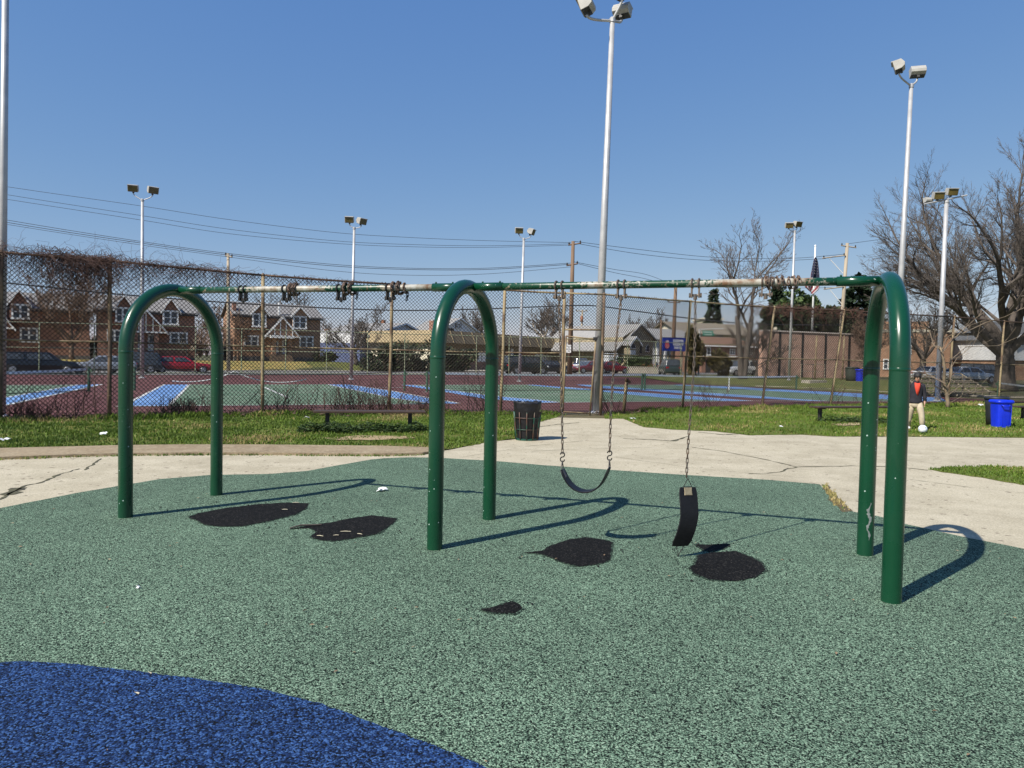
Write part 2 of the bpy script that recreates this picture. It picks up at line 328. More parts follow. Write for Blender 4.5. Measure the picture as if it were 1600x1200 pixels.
sheet('bare_dirt', rough_line(gp([(1284, 760), (1293, 761), (1300, 770), (1312, 783), (1331, 801), (1318, 803), (1301, 792), (1290, 772)]), .03, .1), .024, M_DIRT)
sheet('bare_dirt', rough_line(gp([(838, 657), (838, 645), (900, 645), (1000, 643), (1003, 668), (990, 664), (975, 656.5), (900, 655), (868, 655)]), .05, .2), .0115, M_DIRT)
# --- cracks in the concrete
M_CRK = mat('crack_dirt', (.05, .045, .03), (.09, .085, .04), scale=8, rough=1)
def crack(px, w):
    pts = gp(px); m = MB(); fine = []
    for i in range(len(pts)-1):
        for j in range(6): p = pts[i].lerp(pts[i+1], j/6); fine.append(Vector((p.x+rnd.uniform(-.02, .02), p.y+rnd.uniform(-.03, .03), 0)))
    fine.append(pts[-1]); v = []
    for i, p in enumerate(fine):
        t = (fine[min(i+1, len(fine)-1)]-fine[max(i-1, 0)]).normalized(); n = Vector((-t.y, t.x, 0)); ww = w*rnd.uniform(.2, 1.3)
        v += [(p.x+n.x*ww, p.y+n.y*ww, .0165), (p.x-n.x*ww, p.y-n.y*ww, .0165)]
    m.add(v, [(2*i, 2*i+1, 2*i+3, 2*i+2) for i in range(len(fine)-1)]); struct(m.build('pavement_crack', M_CRK))
crack([(0, 783), (35, 762), (70, 754), (95, 742), (124, 734)], .022); crack([(133, 736), (145, 727), (158, 718)], .018); crack([(12, 776), (30, 764)], .09)
crack([(975, 686), (1020, 688), (1050, 690), (1075, 683)], .045); crack([(1080, 700), (1130, 706), (1200, 720), (1245, 731), (1330, 729), (1400, 731), (1450, 736)], .02)
crack([(1090, 676), (1130, 680), (1160, 679)], .06); crack([(1245, 731), (1210, 740), (1170, 742)], .015); crack([(842, 668), (870, 664), (905, 661)], .03); crack([(720, 716), (830, 698), (910, 690)], .007); crack([(830, 706), (1000, 700), (1080, 703)], .006)
crack([(1420, 750), (1490, 760), (1600, 772)], .007); crack([(960, 715), (1100, 735), (1250, 748)], .005)
# joint weeds between path and kerb (ground cover)
# --- tennis courts
M_MAROON = ground_mat('maroon_court', ((.095, .034, .031), (.078, .028, .026), (.13, .056, .05)), .12, .8, 12, .2, 20)
M_CGRN = ground_mat('green_court', ((.105, .17, .105), (.085, .145, .09), (.15, .20, .14)), .12, .8, 12, .2, 20)
M_CBLU = ground_mat('blue_court', ((.12, .24, .48), (.10, .205, .42), (.16, .29, .52)), .12, .8, 12, .2, 20)
M_LINE = mat('court_line_paint', (.58, .58, .55), (.40, .40, .38), scale=4, rough=.8)
draped('court_surface', -45, 44, 17.4, 59.2, .008, M_MAROON)
def paint(name, px, z, m): return sheet(name, gp(px), z, m)
paint('court_playing_area', [(-300, 604), (120, 602), (-60, 634), (-300, 678)], .016, M_CGRN)
paint('court_alley', [(120, 602), (160, 601), (9, 634), (-60, 649), (-60, 634), (9, 622)], .017, M_CBLU)
paint('court_alley', [(191, 635.5), (256, 601.5), (295, 601.5), (264, 635.5)], .017, M_CBLU)
paint('court_playing_area', [(264, 635.5), (295, 601.5), (512, 601), (610, 622), (675, 631.5)], .016, M_CGRN)
paint('court_alley', [(512, 601), (548, 601.5), (610, 611), (675, 624.5), (718, 631), (675, 631.5), (610, 622)], .017, M_CBLU)
paint('court_alley', [(627, 602), (645, 602), (700, 609.5), (760, 618), (840, 625), (874, 629), (845, 630), (760, 624), (700, 613.5)], .017, M_CBLU)
paint('court_playing_area', [(645, 602), (820, 601.5), (875, 607), (920, 610), (980, 616.5), (1040, 622), (1140, 627.3), (874, 629), (840, 625), (760, 618), (700, 609.5)], .016, M_CGRN)
paint('court_alley', [(820, 601.5), (832, 601.5), (880, 605), (940, 610), (980, 612.5), (1040, 616.5), (1120, 622.5), (1178, 627), (1140, 627.3), (1040, 622), (980, 616.5), (920, 610), (875, 607)], .017, M_CBLU)
paint('court_alley', [(900, 601.5), (912, 601.5), (940, 603.3), (1000, 607), (1065, 611), (1120, 615), (1190, 619.5), (1250, 624), (1290, 627), (1270, 627.3), (1190, 623), (1120, 618.5), (1065, 615), (1000, 610), (940, 607)], .017, M_CBLU)
paint('court_playing_area', [(912, 601.5), (1052, 601.8), (1140, 607.5), (1190, 610.5), (1250, 613.8), (1320, 619), (1420, 627.5), (1290, 627), (1250, 624), (1190, 619.5), (1120, 615), (1065, 611), (1000, 607), (940, 603.3)], .016, M_CGRN)
paint('court_alley', [(1052, 601.8), (1060, 601.3), (1140, 604.3), (1190, 607), (1250, 610.5), (1320, 614), (1400, 618), (1470, 622), (1480, 628), (1420, 627.5), (1320, 619), (1250, 613.8), (1190, 610.5), (1140, 607.5)], .017, M_CBLU)
def line(a, b, w=.06):
    a, b = G(*a), G(*b); t = (b-a).normalized(); n = Vector((-t.y, t.x, 0))*w
    m = MB(); m.add([(q.x, q.y, .022) for q in (a-n, b-n, b+n, a+n)], [(0, 1, 2, 3)]); struct(m.build('court_line', M_LINE))
for a, b in [((-100, 603.5), (160, 601)), ((120, 602), (-60, 634)), ((160, 601), (-60, 649)), ((191, 635.5), (256, 601.5)), ((264, 635.5), (295, 601.5)), ((256, 601.2), (548, 601.2)), ((180, 635.8), (675, 631.8)), ((512, 601.3), (610, 622)), ((610, 622), (675, 631.5)),
             ((548, 601.8), (610, 611)), ((610, 611), (718, 631)), ((414, 606), (450, 622)), ((420, 606.5), (640, 606)), ((627, 602), (845, 601.2)), ((645, 602), (700, 609.5)), ((700, 609.5), (760, 618)), ((760, 618), (874, 629)), ((760, 624), (845, 630)), ((845, 630), (1000, 628)), ((1000, 628), (1178, 627)),
             ((912, 601.5), (1060, 601.3)), ((880, 605), (1040, 616.5)), ((1040, 616.5), (1178, 627)), ((940, 603.3), (1290, 627)), ((1178, 627), (1480, 627.8)), ((660, 613), (1000, 617)), ((1060, 601.3), (1250, 610.5))]: line(a, b)
# pale concrete edge round the right hand court
M_EDGE = mat('pale_concrete', (.38, .34, .27), (.29, .26, .21), scale=2, rough=.9)
eb = MB()
ep = [(1180, 604.5), (1240, 606.5), (1300, 609.5), (1345, 612), (1420, 616), (1500, 619), (1600, 622), (1720, 627)]
for i in range(len(ep)-1):
    a, b = G(*ep[i]), G(*ep[i+1]); n = Vector((.5, .85, 0))*.35
    eb.add([(q.x, q.y, z) for z in (.0, .1) for q in (a, b, b+n, a+n)], [(4, 5, 6, 7), (0, 1, 5, 4), (2, 3, 7, 6)])
struct(eb.build('court_kerb', M_EDGE))
M_PAVE = ground_mat('grey_asphalt', ((.16, .155, .15), (.13, .13, .125), (.2, .19, .18)), .1, .8, 10, .2, 20)
draped('road', -70, 130, 60.2, 74, .012, M_PAVE, 2.5)
draped('pavement', -70, 30, 74.0, 75.6, .05, M_EDGE, 2.5)
draped('side_street', 37, 54, 76, 150, .02, M_EDGE, 3)
M_STRAW = ground_mat('straw_lawn', ((.34, .24, .075), (.28, .21, .07), (.20, .19, .06)), .15, 1, 8, .5, 6)
M_LAWN = ground_mat('green_lawn', ((.115, .13, .03), (.16, .15, .045), (.085, .10, .025)), .15, 1, 8, .5, 6)
draped('dry_lawn', -30, 21.3, 75.7, 84.5, .015, M_STRAW, 1.2); draped('lawn', 21.4, 40, 75.7, 86, .015, M_LAWN, 1.2)
draped('grass_bank', 44.6, 66, 26, 60, .01, M_LAWN, 1.2)

# ------------------------------------------------------------------ grass strips
M_TURF = ground_mat('turf_soil', ((.12, .15, .018), (.17, .155, .04), (.07, .10, .014)), .8, 5, 40, .8, 60)
turfL = gp([(-300, 712), (0, 705), (120, 702), (200, 700), (300, 699), (400, 699), (500, 700), (600, 701), (660, 703), (690, 705), (722, 700), (762, 692), (806, 686), (840, 661), (872, 652)])+\
        [Vector(B(px, Y)) for px, Y in ((880, 22.6), (785, 22.2), (609, 21.6), (410, 20.1), (171, 18.1), (0, 17), (-300, 15))]
turfR = gp([(945, 655), (975, 655), (990, 662), (1005, 668), (1050, 672), (1120, 675), (1170, 681), (1250, 680), (1300, 683), (1400, 683), (1500, 684), (1600, 685), (2000, 688)])+\
        [Vector(B(px, Y)) for px, Y in ((1900, 46), (1568, 36), (1490, 34), (1400, 31.5), (1297, 29.4), (1195, 27.7), (1067, 25.8), (975, 24), (945, 22.8))]
turfI = gp([(1450, 735), (1475, 732), (1500, 730.5), (1540, 730), (1600, 732), (1700, 736), (1700, 778), (1600, 760), (1560, 752), (1500, 743)])
for p in (turfL, turfR, turfI): sheet('grass_verge', rough_line(p, .05, .12), .0165, M_TURF)
def inside(pt, poly):
    x, y = pt; c = False; j = len(poly)-1
    for i in range(len(poly)):
        xi, yi, xj, yj = poly[i][0], poly[i][1], poly[j][0], poly[j][1]
        if (yi > y) != (yj > y) and x < (xj-xi)*(y-yi)/(yj-yi)+xi: c = not c
        j = i
    return c
def grass(name, poly, n, hmax, mats, z0=.0165, clump=.6):
    m = MB(); x0, x1 = min(p[0] for p in poly), max(p[0] for p in poly); y0, y1 = min(p[1] for p in poly), max(p[1] for p in poly)
    x0, x1 = max(x0, -16), min(x1, 30); k = 0; fm = []
    from mathutils import noise as mn
    while k < n:
        x, y = rnd.uniform(x0, x1), rnd.uniform(y0, y1)
        if y > 34 or not inside((x, y), poly): continue
        nv = mn.noise(Vector((x*.9, y*.9, 3)))*.5+.5+.5*mn.noise(Vector((x*3, y*3, 1)))
        if rnd.random() > .25+nv: k += 1; continue
        h = hmax*rnd.uniform(.35, 1)*(.4+nv); w = rnd.uniform(.005, .012)*(.6+y/25); a = rnd.uniform(0, 6.28); l = rnd.uniform(.1, .8)*h
        dx, dy = math.cos(a), math.sin(a)
        b = (x-dy*w, y+dx*w, z0-.004), (x+dy*w, y-dx*w, z0-.004), (x+dx*l*.4+dy*w*.7, y+dy*l*.4-dx*w*.7, z0+h*.65), (x+dx*l, y+dy*l, z0+h), (x+dx*l*.4-dy*w*.7, y+dy*l*.4+dx*w*.7, z0+h*.65)
        m.add(b, [(0, 1, 2, 3, 4)]); q = mn.noise(Vector((x*.5, y*.5, 9)))+rnd.uniform(-.35, .35)
        fm.append(2 if q > .42 else (1 if q < -.05 else 0)); k += 1
    o = m.build(name, mats); o.data.polygons.foreach_set('material_index', fm); return struct(o, 'stuff')
def leafmat(name, col, col2, tr=.3):
    m = mat(name, col, col2, scale=3, rough=.6, spec=.3); nd, ln, b = N(m)
    b.inputs['Subsurface Weight'].default_value = 0
    return m
GR = [leafmat('grass_green', (.085, .15, .014), (.125, .185, .024)), leafmat('grass_deep', (.06, .11, .012), (.09, .135, .02)), leafmat('grass_dry', (.24, .21, .075), (.32, .25, .11))]
grass('grass', turfL, 76000, .066, GR); grass('grass', turfR, 84000, .074, GR); grass('grass', turfI, 5000, .05, GR)
def fence_strip(pts, w):
    a = [B(px, Y) for px, Y in pts]; return a+[Vector((p.x+w*.5, p.y-w*.86, 0)) for p in reversed(a)]
grass('grass', fence_strip(((-60, 16.2), (171, 17.9), (410, 19.9), (609, 21.4), (785, 22), (860, 22.4)), .9), 6500, .17, GR, clump=1); grass('grass', fence_strip(((985, 24.3), (1067, 25.7), (1195, 27.6), (1297, 29.3), (1400, 31.4), (1490, 33.8), (1568, 35.9)), 1.0), 7500, .19, GR)
kerbstrip = [G(px, py-.6) for px, py in kl]+[G(px, py+1.2) for px, py in reversed(kl)]
grass('grass', kerbstrip, 1500, .045, GR, .01); grass('grass', gp([(1284, 760), (1293, 759), (1300, 770), (1312, 783), (1331, 801), (1318, 803), (1301, 792), (1290, 772)]), 260, .05, [GR[2], GR[0], GR[2]], .02)
# dead leaves and twigs drifted against the fence foot
lv = MB()
for px0, Y0, px1, Y1, n in ((-60, 16.4, 410, 19.3, 900), (410, 19.3, 785, 21.5, 700), (785, 21.6, 880, 22, 250), (930, 22.2, 1195, 27, 700), (1195, 27, 1568, 35, 500)):
    for _ in range(n):
        t = rnd.random(); p = B(px0+(px1-px0)*t, Y0+(Y1-Y0)*t); x, y = p.x+rnd.gauss(0, .12), p.y+rnd.gauss(.1, .28); r = rnd.uniform(.02, .06); z = .03+abs(rnd.gauss(0, .06)); a = rnd.uniform(0, 6.3); tl = rnd.uniform(-.7, .7)
        q = Matrix.Rotation(a, 3, 'Z') @ Matrix.Rotation(tl, 3, 'X')
        lv.add([q @ Vector(k)+Vector((x, y, z)) for k in ((-r, 0, 0), (0, -r*.6, .01), (r, 0, 0), (0, r*.6, .01))], [(0, 1, 2, 3)])
struct(lv.build('leaf_litter', mat('dead_leaf', (.045, .03, .022), (.11, .065, .04), scale=3, rough=.9)), 'stuff')

# ================================================================== SWING SET
GREEN = chipped_green()
feet = [((196, 811), (338, 776)), ((679, 861), (764, 814)), ((1392, 944), (1351, 870))]
AZ = 2.33                                                   # axis height of the beam and the arch tops
arch_pts = []
swing = T('swing_set', 'green steel swing set of three arched frames joined by a worn top beam', 'swing set', G(679, 861))
def spow(v): return v
tops = []
for a, b in feet:
    A, Bp = G(*a), G(*b); A.z = Bp.z = 0; mid = (A+Bp)/2; d = (Bp-A).normalized(); hw = (Bp-A).length/2; zs = AZ-hw
    path = [A, A+Vector((0, 0, .8)), A+Vector((0, 0, zs))]
    for k in range(1, 24):
        th = math.pi*k/24; path.append(mid-d*hw*math.cos(th)+Vector((0, 0, zs+hw*math.sin(th))))
    path += [Bp+Vector((0, 0, zs)), Bp+Vector((0, 0, .8)), Bp]
    m = MB(); pts = [p-swing.location for p in path]
    # tube with a steady frame in the arch plane
    nrm = Vector((-d.y, d.x, 0)); n = 20; v = []; f = []
    for i, p in enumerate(pts):
        t = (pts[min(i+1, len(pts)-1)]-pts[max(i-1, 0)]).normalized(); bb = t.cross(nrm)
        for j in range(n): an = 2*math.pi*j/n; v.append(p+nrm*(.067*math.cos(an))+bb*(.067*math.sin(an)))
    for i in range(len(pts)-1):
        for j in range(n): j2 = (j+1) % n; f.append((i*n+j, i*n+j2, (i+1)*n+j2, (i+1)*n+j))
    m.add(v, f); ar = m.build('arch', GREEN, swing, smooth=True)
    for q in (A, Bp):
        r = MB(); z = zs-.03; r.lathe([(.0672, z-.012), (.0688, z-.008), (.0688, z+.008), (.0672, z+.012)], 20, q-swing.location, cap=False); r.build('joint_sleeve', GREEN, ar, smooth=True)
    tops.append(mid+Vector((0, 0, AZ)))
m = MB(); c_ = G(1351, 870); c_.z = 0; to = math.atan2(-c_.y, -c_.x); v = []; f = []; rr = random.Random(8); k = 26
for i in range(k+1):
    z = .16+.33*i/k; w0 = .30*math.sin(math.pi*(i+.3)/(k+.6))**.7*rr.uniform(.25, 1); ctr = to+.35+.16*math.sin(i*.55)+rr.uniform(-.06, .06)
    for j in range(5): a = ctr+w0*(j/2-1); v.append((c_.x+.0677*math.cos(a)-swing.location.x, c_.y+.0677*math.sin(a)-swing.location.y, z))
for i in range(k):
    for j in range(4): f.append((i*5+j, i*5+j+1, i*5+j+6, i*5+j+5))
m.add(v, f); m.build('paint_scrape', mat('bare_primer', (.21, .235, .225), (.13, .15, .14), scale=30, rough=.6), ar)
lb = MB(); rr = random.Random(12)
for _ in range(170):
    x, y = rr.uniform(-5, 6), rr.uniform(1.8, 8.5)
    if not inside((x, y), pad): continue
    w = rr.uniform(.006, .022); a = rr.uniform(0, 6.28); q = Matrix.Rotation(a, 3, 'Z') @ Matrix.Rotation(rr.uniform(-.3, .3), 3, 'X'); lb.add([q @ Vector(p)+Vector((x, y, .034)) for p in ((-w, 0, 0), (0, -w*.4, .003), (w, 0, 0), (0, w*.4, .003))], [(0, 1, 2, 3)])
struct(lb.build('blown_leaf_bits', mat('leaf_bit', (.16, .10, .06), (.30, .22, .13), scale=2, rough=.9)), 'stuff')
def beam_px(i, px):                                         # point of the beam i seen in the column px
    a, b = tops[i], tops[i+1]; lo, hi = 0, 1
    for _ in range(40):
        t = (lo+hi)/2; q = a.lerp(b, t)
        d = q-Vector((0, 0, EYE)); xx, yy, zz = d.dot(rt), d.dot(fw), d.dot(up)
        if 800+F*xx/yy < px: lo = t
        else: hi = t
    return t, a.lerp(b, t)
wear = [[(0, -.2), (.17, -.12), (.24, .05), (.30, .18), (.47, .22), (.52, .05), (.58, -.05), (.66, .02), (.72, .24), (.84, .22), (.88, -.1), (1, -.2)],
        [(0, -.2), (.20, -.14), (.27, -.06), (.33, .16), (.40, .05), (.47, -.02), (.54, .03), (.60, .12), (.67, .25), (.78, .27), (.83, .05), (.87, -.12), (1, -.2)]]
hang_px = [[380, 448, 533, 610], [874, 971, 1087, 1197]]
HANG = []
for i in range(2):
    a, b = tops[i], tops[i+1]; L = (b-a).length; dr = (b-a).normalized(); yaw = math.atan2(dr.y, dr.x)
    m = MB(); m.tube([(0, 0, 0), (L*.25, 0, 0), (L*.5, 0, 0), (L*.75, 0, 0), (L, 0, 0)], .033, 18)
    bm_ = m.build('beam', worn_paint('beam_worn_paint_%s' % 'ab'[i], wear[i]), swing, smooth=True); bm_.location = a-swing.location; bm_.rotation_euler = (0, 0, yaw)
    for s0, s1, sg in ((.06, .34, 1), (L-.36, L-.06, -1)):
        m = MB(); m.tube([(s0, 0, 0), (s1, 0, 0)], .0395, 18); e = s1 if sg > 0 else s0
        m.cyl((e-.03*sg, 0, .035), (e-.03*sg, 0, .052), .009, n=6); m.cyl((e-.2*sg, 0, .035), (e-.2*sg, 0, .05), .009, n=6)
        sl = m.build('beam_sleeve', GREEN, swing, smooth=True); sl.location = a-swing.location; sl.rotation_euler = (0, 0, yaw)
    for px in hang_px[i]:
        t, q = beam_px(i, px); HANG.append((q, yaw, dr))
        m = MB()
        for o in (-.028, .028): m.tube([(o+.004*math.cos(k), .04*math.cos(k), .04*math.sin(k)) for k in np.linspace(0, 2*math.pi, 17)[:-1]], .008, 6, closed=True)
        for o in (-.03, .03): m.box((o, 0, -.075), (.012, .055, .085))
        m.cyl((-.05, 0, -.098), (.05, 0, -.098), .011, n=8); m.cyl((0, 0, -.09), (0, 0, -.135), .016, n=8); m.cyl((-.052, 0, -.098), (-.04, 0, -.098), .02, n=6); m.cyl((.04, 0, -.098), (.052, 0, -.098), .02, n=6)
        h = m.build('swing_hanger', CHAINM if px > 800 else DARKM, swing); h.location = q-swing.location; h.rotation_euler = (0, 0, yaw)
# ---- chains made of real links
def link_mb(m, c, t, nrm, L=.052, w=.0165, r=.0042):
    t = t.normalized(); nrm = (nrm-t*nrm.dot(t)).normalized(); hs = L/2-w*.5; pts = []
    for k in range(5): an = math.pi*k/4; pts.append(c+t*(hs+.5*w*math.sin(an))+nrm*(.5*w*math.cos(an)))
    for k in range(5): an = math.pi*k/4; pts.append(c-t*(hs+.5*w*math.sin(an))-nrm*(.5*w*math.cos(an)))
    m.tube(pts, r, 5, closed=True)
def chain_mb(m, path, step=.040, **kw):
    pts = [Vector(p) for p in path]; d = [0]
    for i in range(1, len(pts)): d.append(d[-1]+(pts[i]-pts[i-1]).length)
    n = max(1, int(d[-1]/step)); k = 0
    for i in range(n):
        s = (i+.5)*d[-1]/n
        while k < len(pts)-2 and d[k+1] < s: k += 1
        t = pts[k+1]-pts[k]; c = pts[k]+t*((s-d[k])/max(1e-6, d[k+1]-d[k])); t.normalize()
        ref = Vector((0, 0, 1)) if abs(t.z) < .8 else Vector((.3, 1, 0)); n1 = t.cross(ref).normalized(); n2 = t.cross(n1)
        link_mb(m, c, t, (n1+n2*.35) if i % 2 else (n2-n1*.35), **kw)
RUBB = mat('swing_seat_rubber', (.004, .004, .005), (.007, .007, .008), scale=12, rough=.5, bump=.15, spec=.3)
PLATE = mat('tarnished_plate', (.36, .30, .19), (.25, .20, .12), scale=30, rough=.45, metal=.5)
def seat_mesh(path, side, w=.145, th=.012, ends=.8):
    """belt seat: rounded strap with thickness following path, side = width direction"""
    m = MB(); v = []; n = len(path)
    for i, p in enumerate(path):
        t = (path[min(i+1, n-1)]-path[max(i-1, 0)]).normalized(); nn = t.cross(side).normalized(); ww = w*(ends if i in (0, n-1) else (.94 if i in (1, n-2) else 1))/2
        for a, b in ((-1, -.5), (-.96, -1), (.96, -1), (1, -.5), (1, .5), (.96, 1), (-.96, 1), (-1, .5)): v.append(p+side*(ww*a)+nn*(th/2*b))
    f = []
    for i in range(n-1):
        for j in range(8): j2 = (j+1) % 8; f.append((i*8+j, i*8+j2, (i+1)*8+j2, (i+1)*8+j))
    f += [tuple(range(8)), tuple((n-1)*8+j for j in range(7, -1, -1))]; m.add(v, f); return m
def s_hook(m, c, h, nrm, r=.005):
    z = Vector((0, 0, 1)); pts = []
    q = h*.25
    for k in range(13): a = R_(180-270*k/12); pts.append(c+nrm*(q*.9*math.cos(a))+z*(q+q*math.sin(a)))
    for k in range(1, 13): a = R_(90+270*k/12); pts.append(c+nrm*(q*.9*math.cos(a))+z*(-q+q*math.sin(a)))
    m.tube(pts, r, 6)
def triangle(m, top, c, side, w, r=.0055):
    a, b = c-side*w/2, c+side*w/2; m.tube([top, a, b], r, 6, closed=True)
# swing one: belt hanging open between two chains
q0, yw, dr = HANG[4]; q1 = HANG[5][0]; side = Vector((-dr.y, dr.x, 0))
sw = T('belt_swing', 'black belt swing hanging open between two chains', 'swing', Vector((q0.x, q0.y, 0)))
def rel(p): return Vector(p)-sw.location
e0 = q0+Vector((.062, 0, 0)); e0.z = P(876, 733, q0.y).z; e1 = q0+Vector((.05, 0, 0))+dr*((q1-q0).length*.79); e1.z = e0.z+.04
bot = (e0+e1)/2; bot.z = P(913, 768, q0.y-.08).z
path = []
for k in range(25):
    t = k/24; p = e0.lerp(e1, t); s = 4*t*(1-t); p.z = p.z-(p.z-bot.z)*s**1.12; p += dr*(.05*math.sin(2*math.pi*t)*-.5); path.append(rel(p))
st = seat_mesh(path, side).build('seat', RUBB, sw, smooth=False)
m = MB()
for i0, i1 in ((0, 4), (20, 24)):
    sub = [path[i]+((path[min(i+1, 24)]-path[max(i-1, 0)]).normalized().cross(side).normalized())*.008 for i in range(i0, i1)]
    seat_mesh(sub, side, .05, .006, 1).build('end_plate', mat('grey_plate', (.10, .10, .11), (.07, .07, .08), rough=.4, metal=.4), st)
for e, q in ((e0, q0), (e1, q1)):
    tri = e+Vector((0, 0, .075)); m = MB(); triangle(m, rel(tri), rel(e+Vector((0, 0, .008))), side, .075); m.build('triangle_link', DARKM, sw)
    m = MB(); s_hook(m, rel(tri+Vector((0, 0, .035))), .085, dr, .0055); m.build('s_hook', DARKM, sw)
    m = MB(); a, b = q+Vector((0, 0, -.13)), tri+Vector((0, 0, .07))
    pts = [rel(a.lerp(b, t)+dr*(.02*math.sin(t*3.1))*(-1 if q is q1 else .2)) for t in np.linspace(0, 1, 12)]
    chain_mb(m, pts); m.build('chain', CHAINM, sw, smooth=True)
# swing two: belt dangling from one chain
q0, yw, dr = HANG[6]
sw = T('belt_swing', 'black belt swing dangling upright from a single chain', 'swing', Vector((q0.x, q0.y, 0)))
zt, zb = P(1076, 762, q0.y).z, P(1062, 850, q0.y).z
path = []
for k in range(25):
    t = k/24; z = zt+(zb-zt)*t; px = 1074.5+2.6*math.sin(t*2.6)-31*max(0, t-.42)**1.5; p = B(px, q0.y, z)
    p += Vector((-.2, -.95, 0))*(.10*math.sin(t*2.2)-.02)*1.0; path.append(rel(p))
bside = (Vector((1, .18, 0))).normalized()
st = seat_mesh(path, bside, .162, .013, .88).build('seat', RUBB, sw, smooth=False)
sub = [path[i]+Vector((0, -.011, 0)) for i in range(0, 4)]
seat_mesh(sub, bside, .07, .004, 1).build('end_plate', PLATE, st)
tri = path[0]+Vector((.0, 0, .075)); m = MB(); triangle(m, tri, path[0]+Vector((0, 0, .005)), bside, .075); m.build('triangle_link', DARKM, sw)
m = MB(); triangle(m, path[-1]+Vector((-.015, -.01, -.075)), path[-1]+Vector((0, 0, -.004)), bside, .07); m.build('triangle_link', DARKM, sw)
m = MB(); pts = [rel(q0+Vector((0, 0, -.13))).lerp(tri+Vector((0, 0, .01)), t)+Vector((.012*math.sin(t*5), 0, 0)) for t in np.linspace(0, 1, 14)]
chain_mb(m, pts); m.build('chain', CHAINM, sw, smooth=True)
# leftover chains wound round the beam
def wound(i, px, turns, span, tail, label, loose=0):
    t, q = beam_px(i, px); a, b = tops[i], tops[i+1]; dr = (b-a).normalized(); sd_ = Vector((-dr.y, dr.x, 0)); z = Vector((0, 0, 1))
    o = T('wound_chain', label, 'chain', q, group='chains wound round the top beam'); m = MB(); pts = []
    n = int(turns*14)
    for k in range(n+1):
        u = k/n; an = u*turns*2*math.pi; rr = .045+.006*math.sin(an*.37+1)+loose*.012*abs(math.sin(an*.21)); s = -span/2+span*u+ (.02*math.sin(an*.5) if loose else .006*math.sin(an*1.7))
        pts.append(dr*s+sd_*(rr*math.cos(an))+z*(rr*math.sin(an)-.004))
    chain_mb(m, pts, .036, r=.005, w=.019); m.build('coil', mat('rusty_chain', (.075, .055, .045), (.20, .13, .09), scale=18, rough=.6, metal=.4), o, smooth=True)
    if tail:
        m = MB(); p0 = pts[-1] if tail > 0 else pts[0]; tl = abs(tail); chain_mb(m, [p0, p0+Vector((.004, -.01, -tl*.5)), p0+Vector((-.004, -.012, -tl))], .036, r=.005, w=.018); m.build('loose_end', DARKM, o, smooth=True)
wound(0, 459, 4, .10, 0, 'rusty chain bunched on the left beam right of the second hanger', 1)
wound(0, 545, 4, .13, .1, 'rusty chain coiled on the left beam beside the third hanger', 1)
wound(0, 622, 5, .15, .11, 'rusty chain coiled nearest the middle arch with two hanging ends', 1)
wound(1, 1222, 6.5, .27, 0, 'long chain spiralled along the right beam toward the right arch')
# ================================================================== NEAR FENCE (chain link, gate, posts)
M_LINK = mat('weathered_wire', (.018, .016, .015), (.045, .038, .03), scale=2, rough=.8, spec=.25)
M_POST = mat('weathered_post', (.30, .235, .13), (.12, .075, .045), scale=4, rough=.75, lo=.4, hi=.62, stretch=(1, 1, .5))
M_POSTR = mat('rusty_post', (.09, .06, .04), (.22, .15, .085), scale=3, rough=.8, lo=.42, hi=.6, stretch=(1, 1, .5))
#        base px, depth, top px, top py
FP = [(-150, 15.2, -146, 366), (0, 16.6, 2, 394), (171, 17.7, 171.5, 407), (410, 19.7, 411, 430), (608, 21.2, 613, 444), (782, 21.8, 789, 453), (877, 22.2, 882, 458), (938, 22.2, 944, 460), (1066, 25.4, 1079, 471), (1190, 27.3, 1210, 480), (1297, 29.2, 1319, 485), (1392, 31.2, 1400, 490),
      (1481, 33.4, 1491, 495), (1560, 35.4, 1569, 502), (1655, 38.5, 1665, 508)]
def chainlink(m, A, Bq, at, bt, z0=.04, pitch=.105, r=.0074, spike=.05, seed=0):
    """woven diagonals on the panel A-B with tops at, bt; the cloth sags and bulges a little"""
    L = (Bq-A).length; H = 3.85; rr = random.Random(seed); ph = [rr.uniform(0, 6.28) for _ in range(6)]; d0 = (Bq-A).normalized(); nn = Vector((-d0.y, d0.x, 0))
    def pos(s, v, lay):
        t = s/L; base = A.lerp(Bq, t); top = at.lerp(bt, t); hh = (v-z0)/(H-z0)
        p = base.lerp(top, max(0, hh)) if hh > 0 else base.copy()
        if hh > 1: p = top.copy(); p.z += (v-H)
        else: p.z = z0+(top.z-z0)*hh
        w = math.sin(math.pi*min(1, max(0, hh)))*.045*(math.sin(s*1.1+ph[0])+.6*math.sin(s*2.7+v*1.3+ph[1]))
        sx = .018*math.sin(v*2.2+s*.8+ph[2])+.012*math.sin(v*4.1-s*1.7+ph[3])
        return p+nn*(w+lay*r*1.7)+d0*sx
    for dirn in (1, -1):
        k = -int(H/pitch)-1
        while k*pitch < L+H:
            s0 = k*pitch*(1) if dirn > 0 else k*pitch
            # line s = s0 + dirn*v
            vmin, vmax = z0, H+spike*rr.uniform(.3, 1)
            if dirn > 0: vmin = max(vmin, -s0+0); vmax = min(vmax, L-s0)
            else: vmin = max(vmin, s0-L); vmax = min(vmax, s0)
            if vmax-vmin > .05:
                ns = max(2, int((vmax-vmin)/.5)+1); m.tube([pos(s0+dirn*v, v, dirn) for v in np.linspace(vmin, vmax, ns)], r, 3, cap=False)
            k += 1
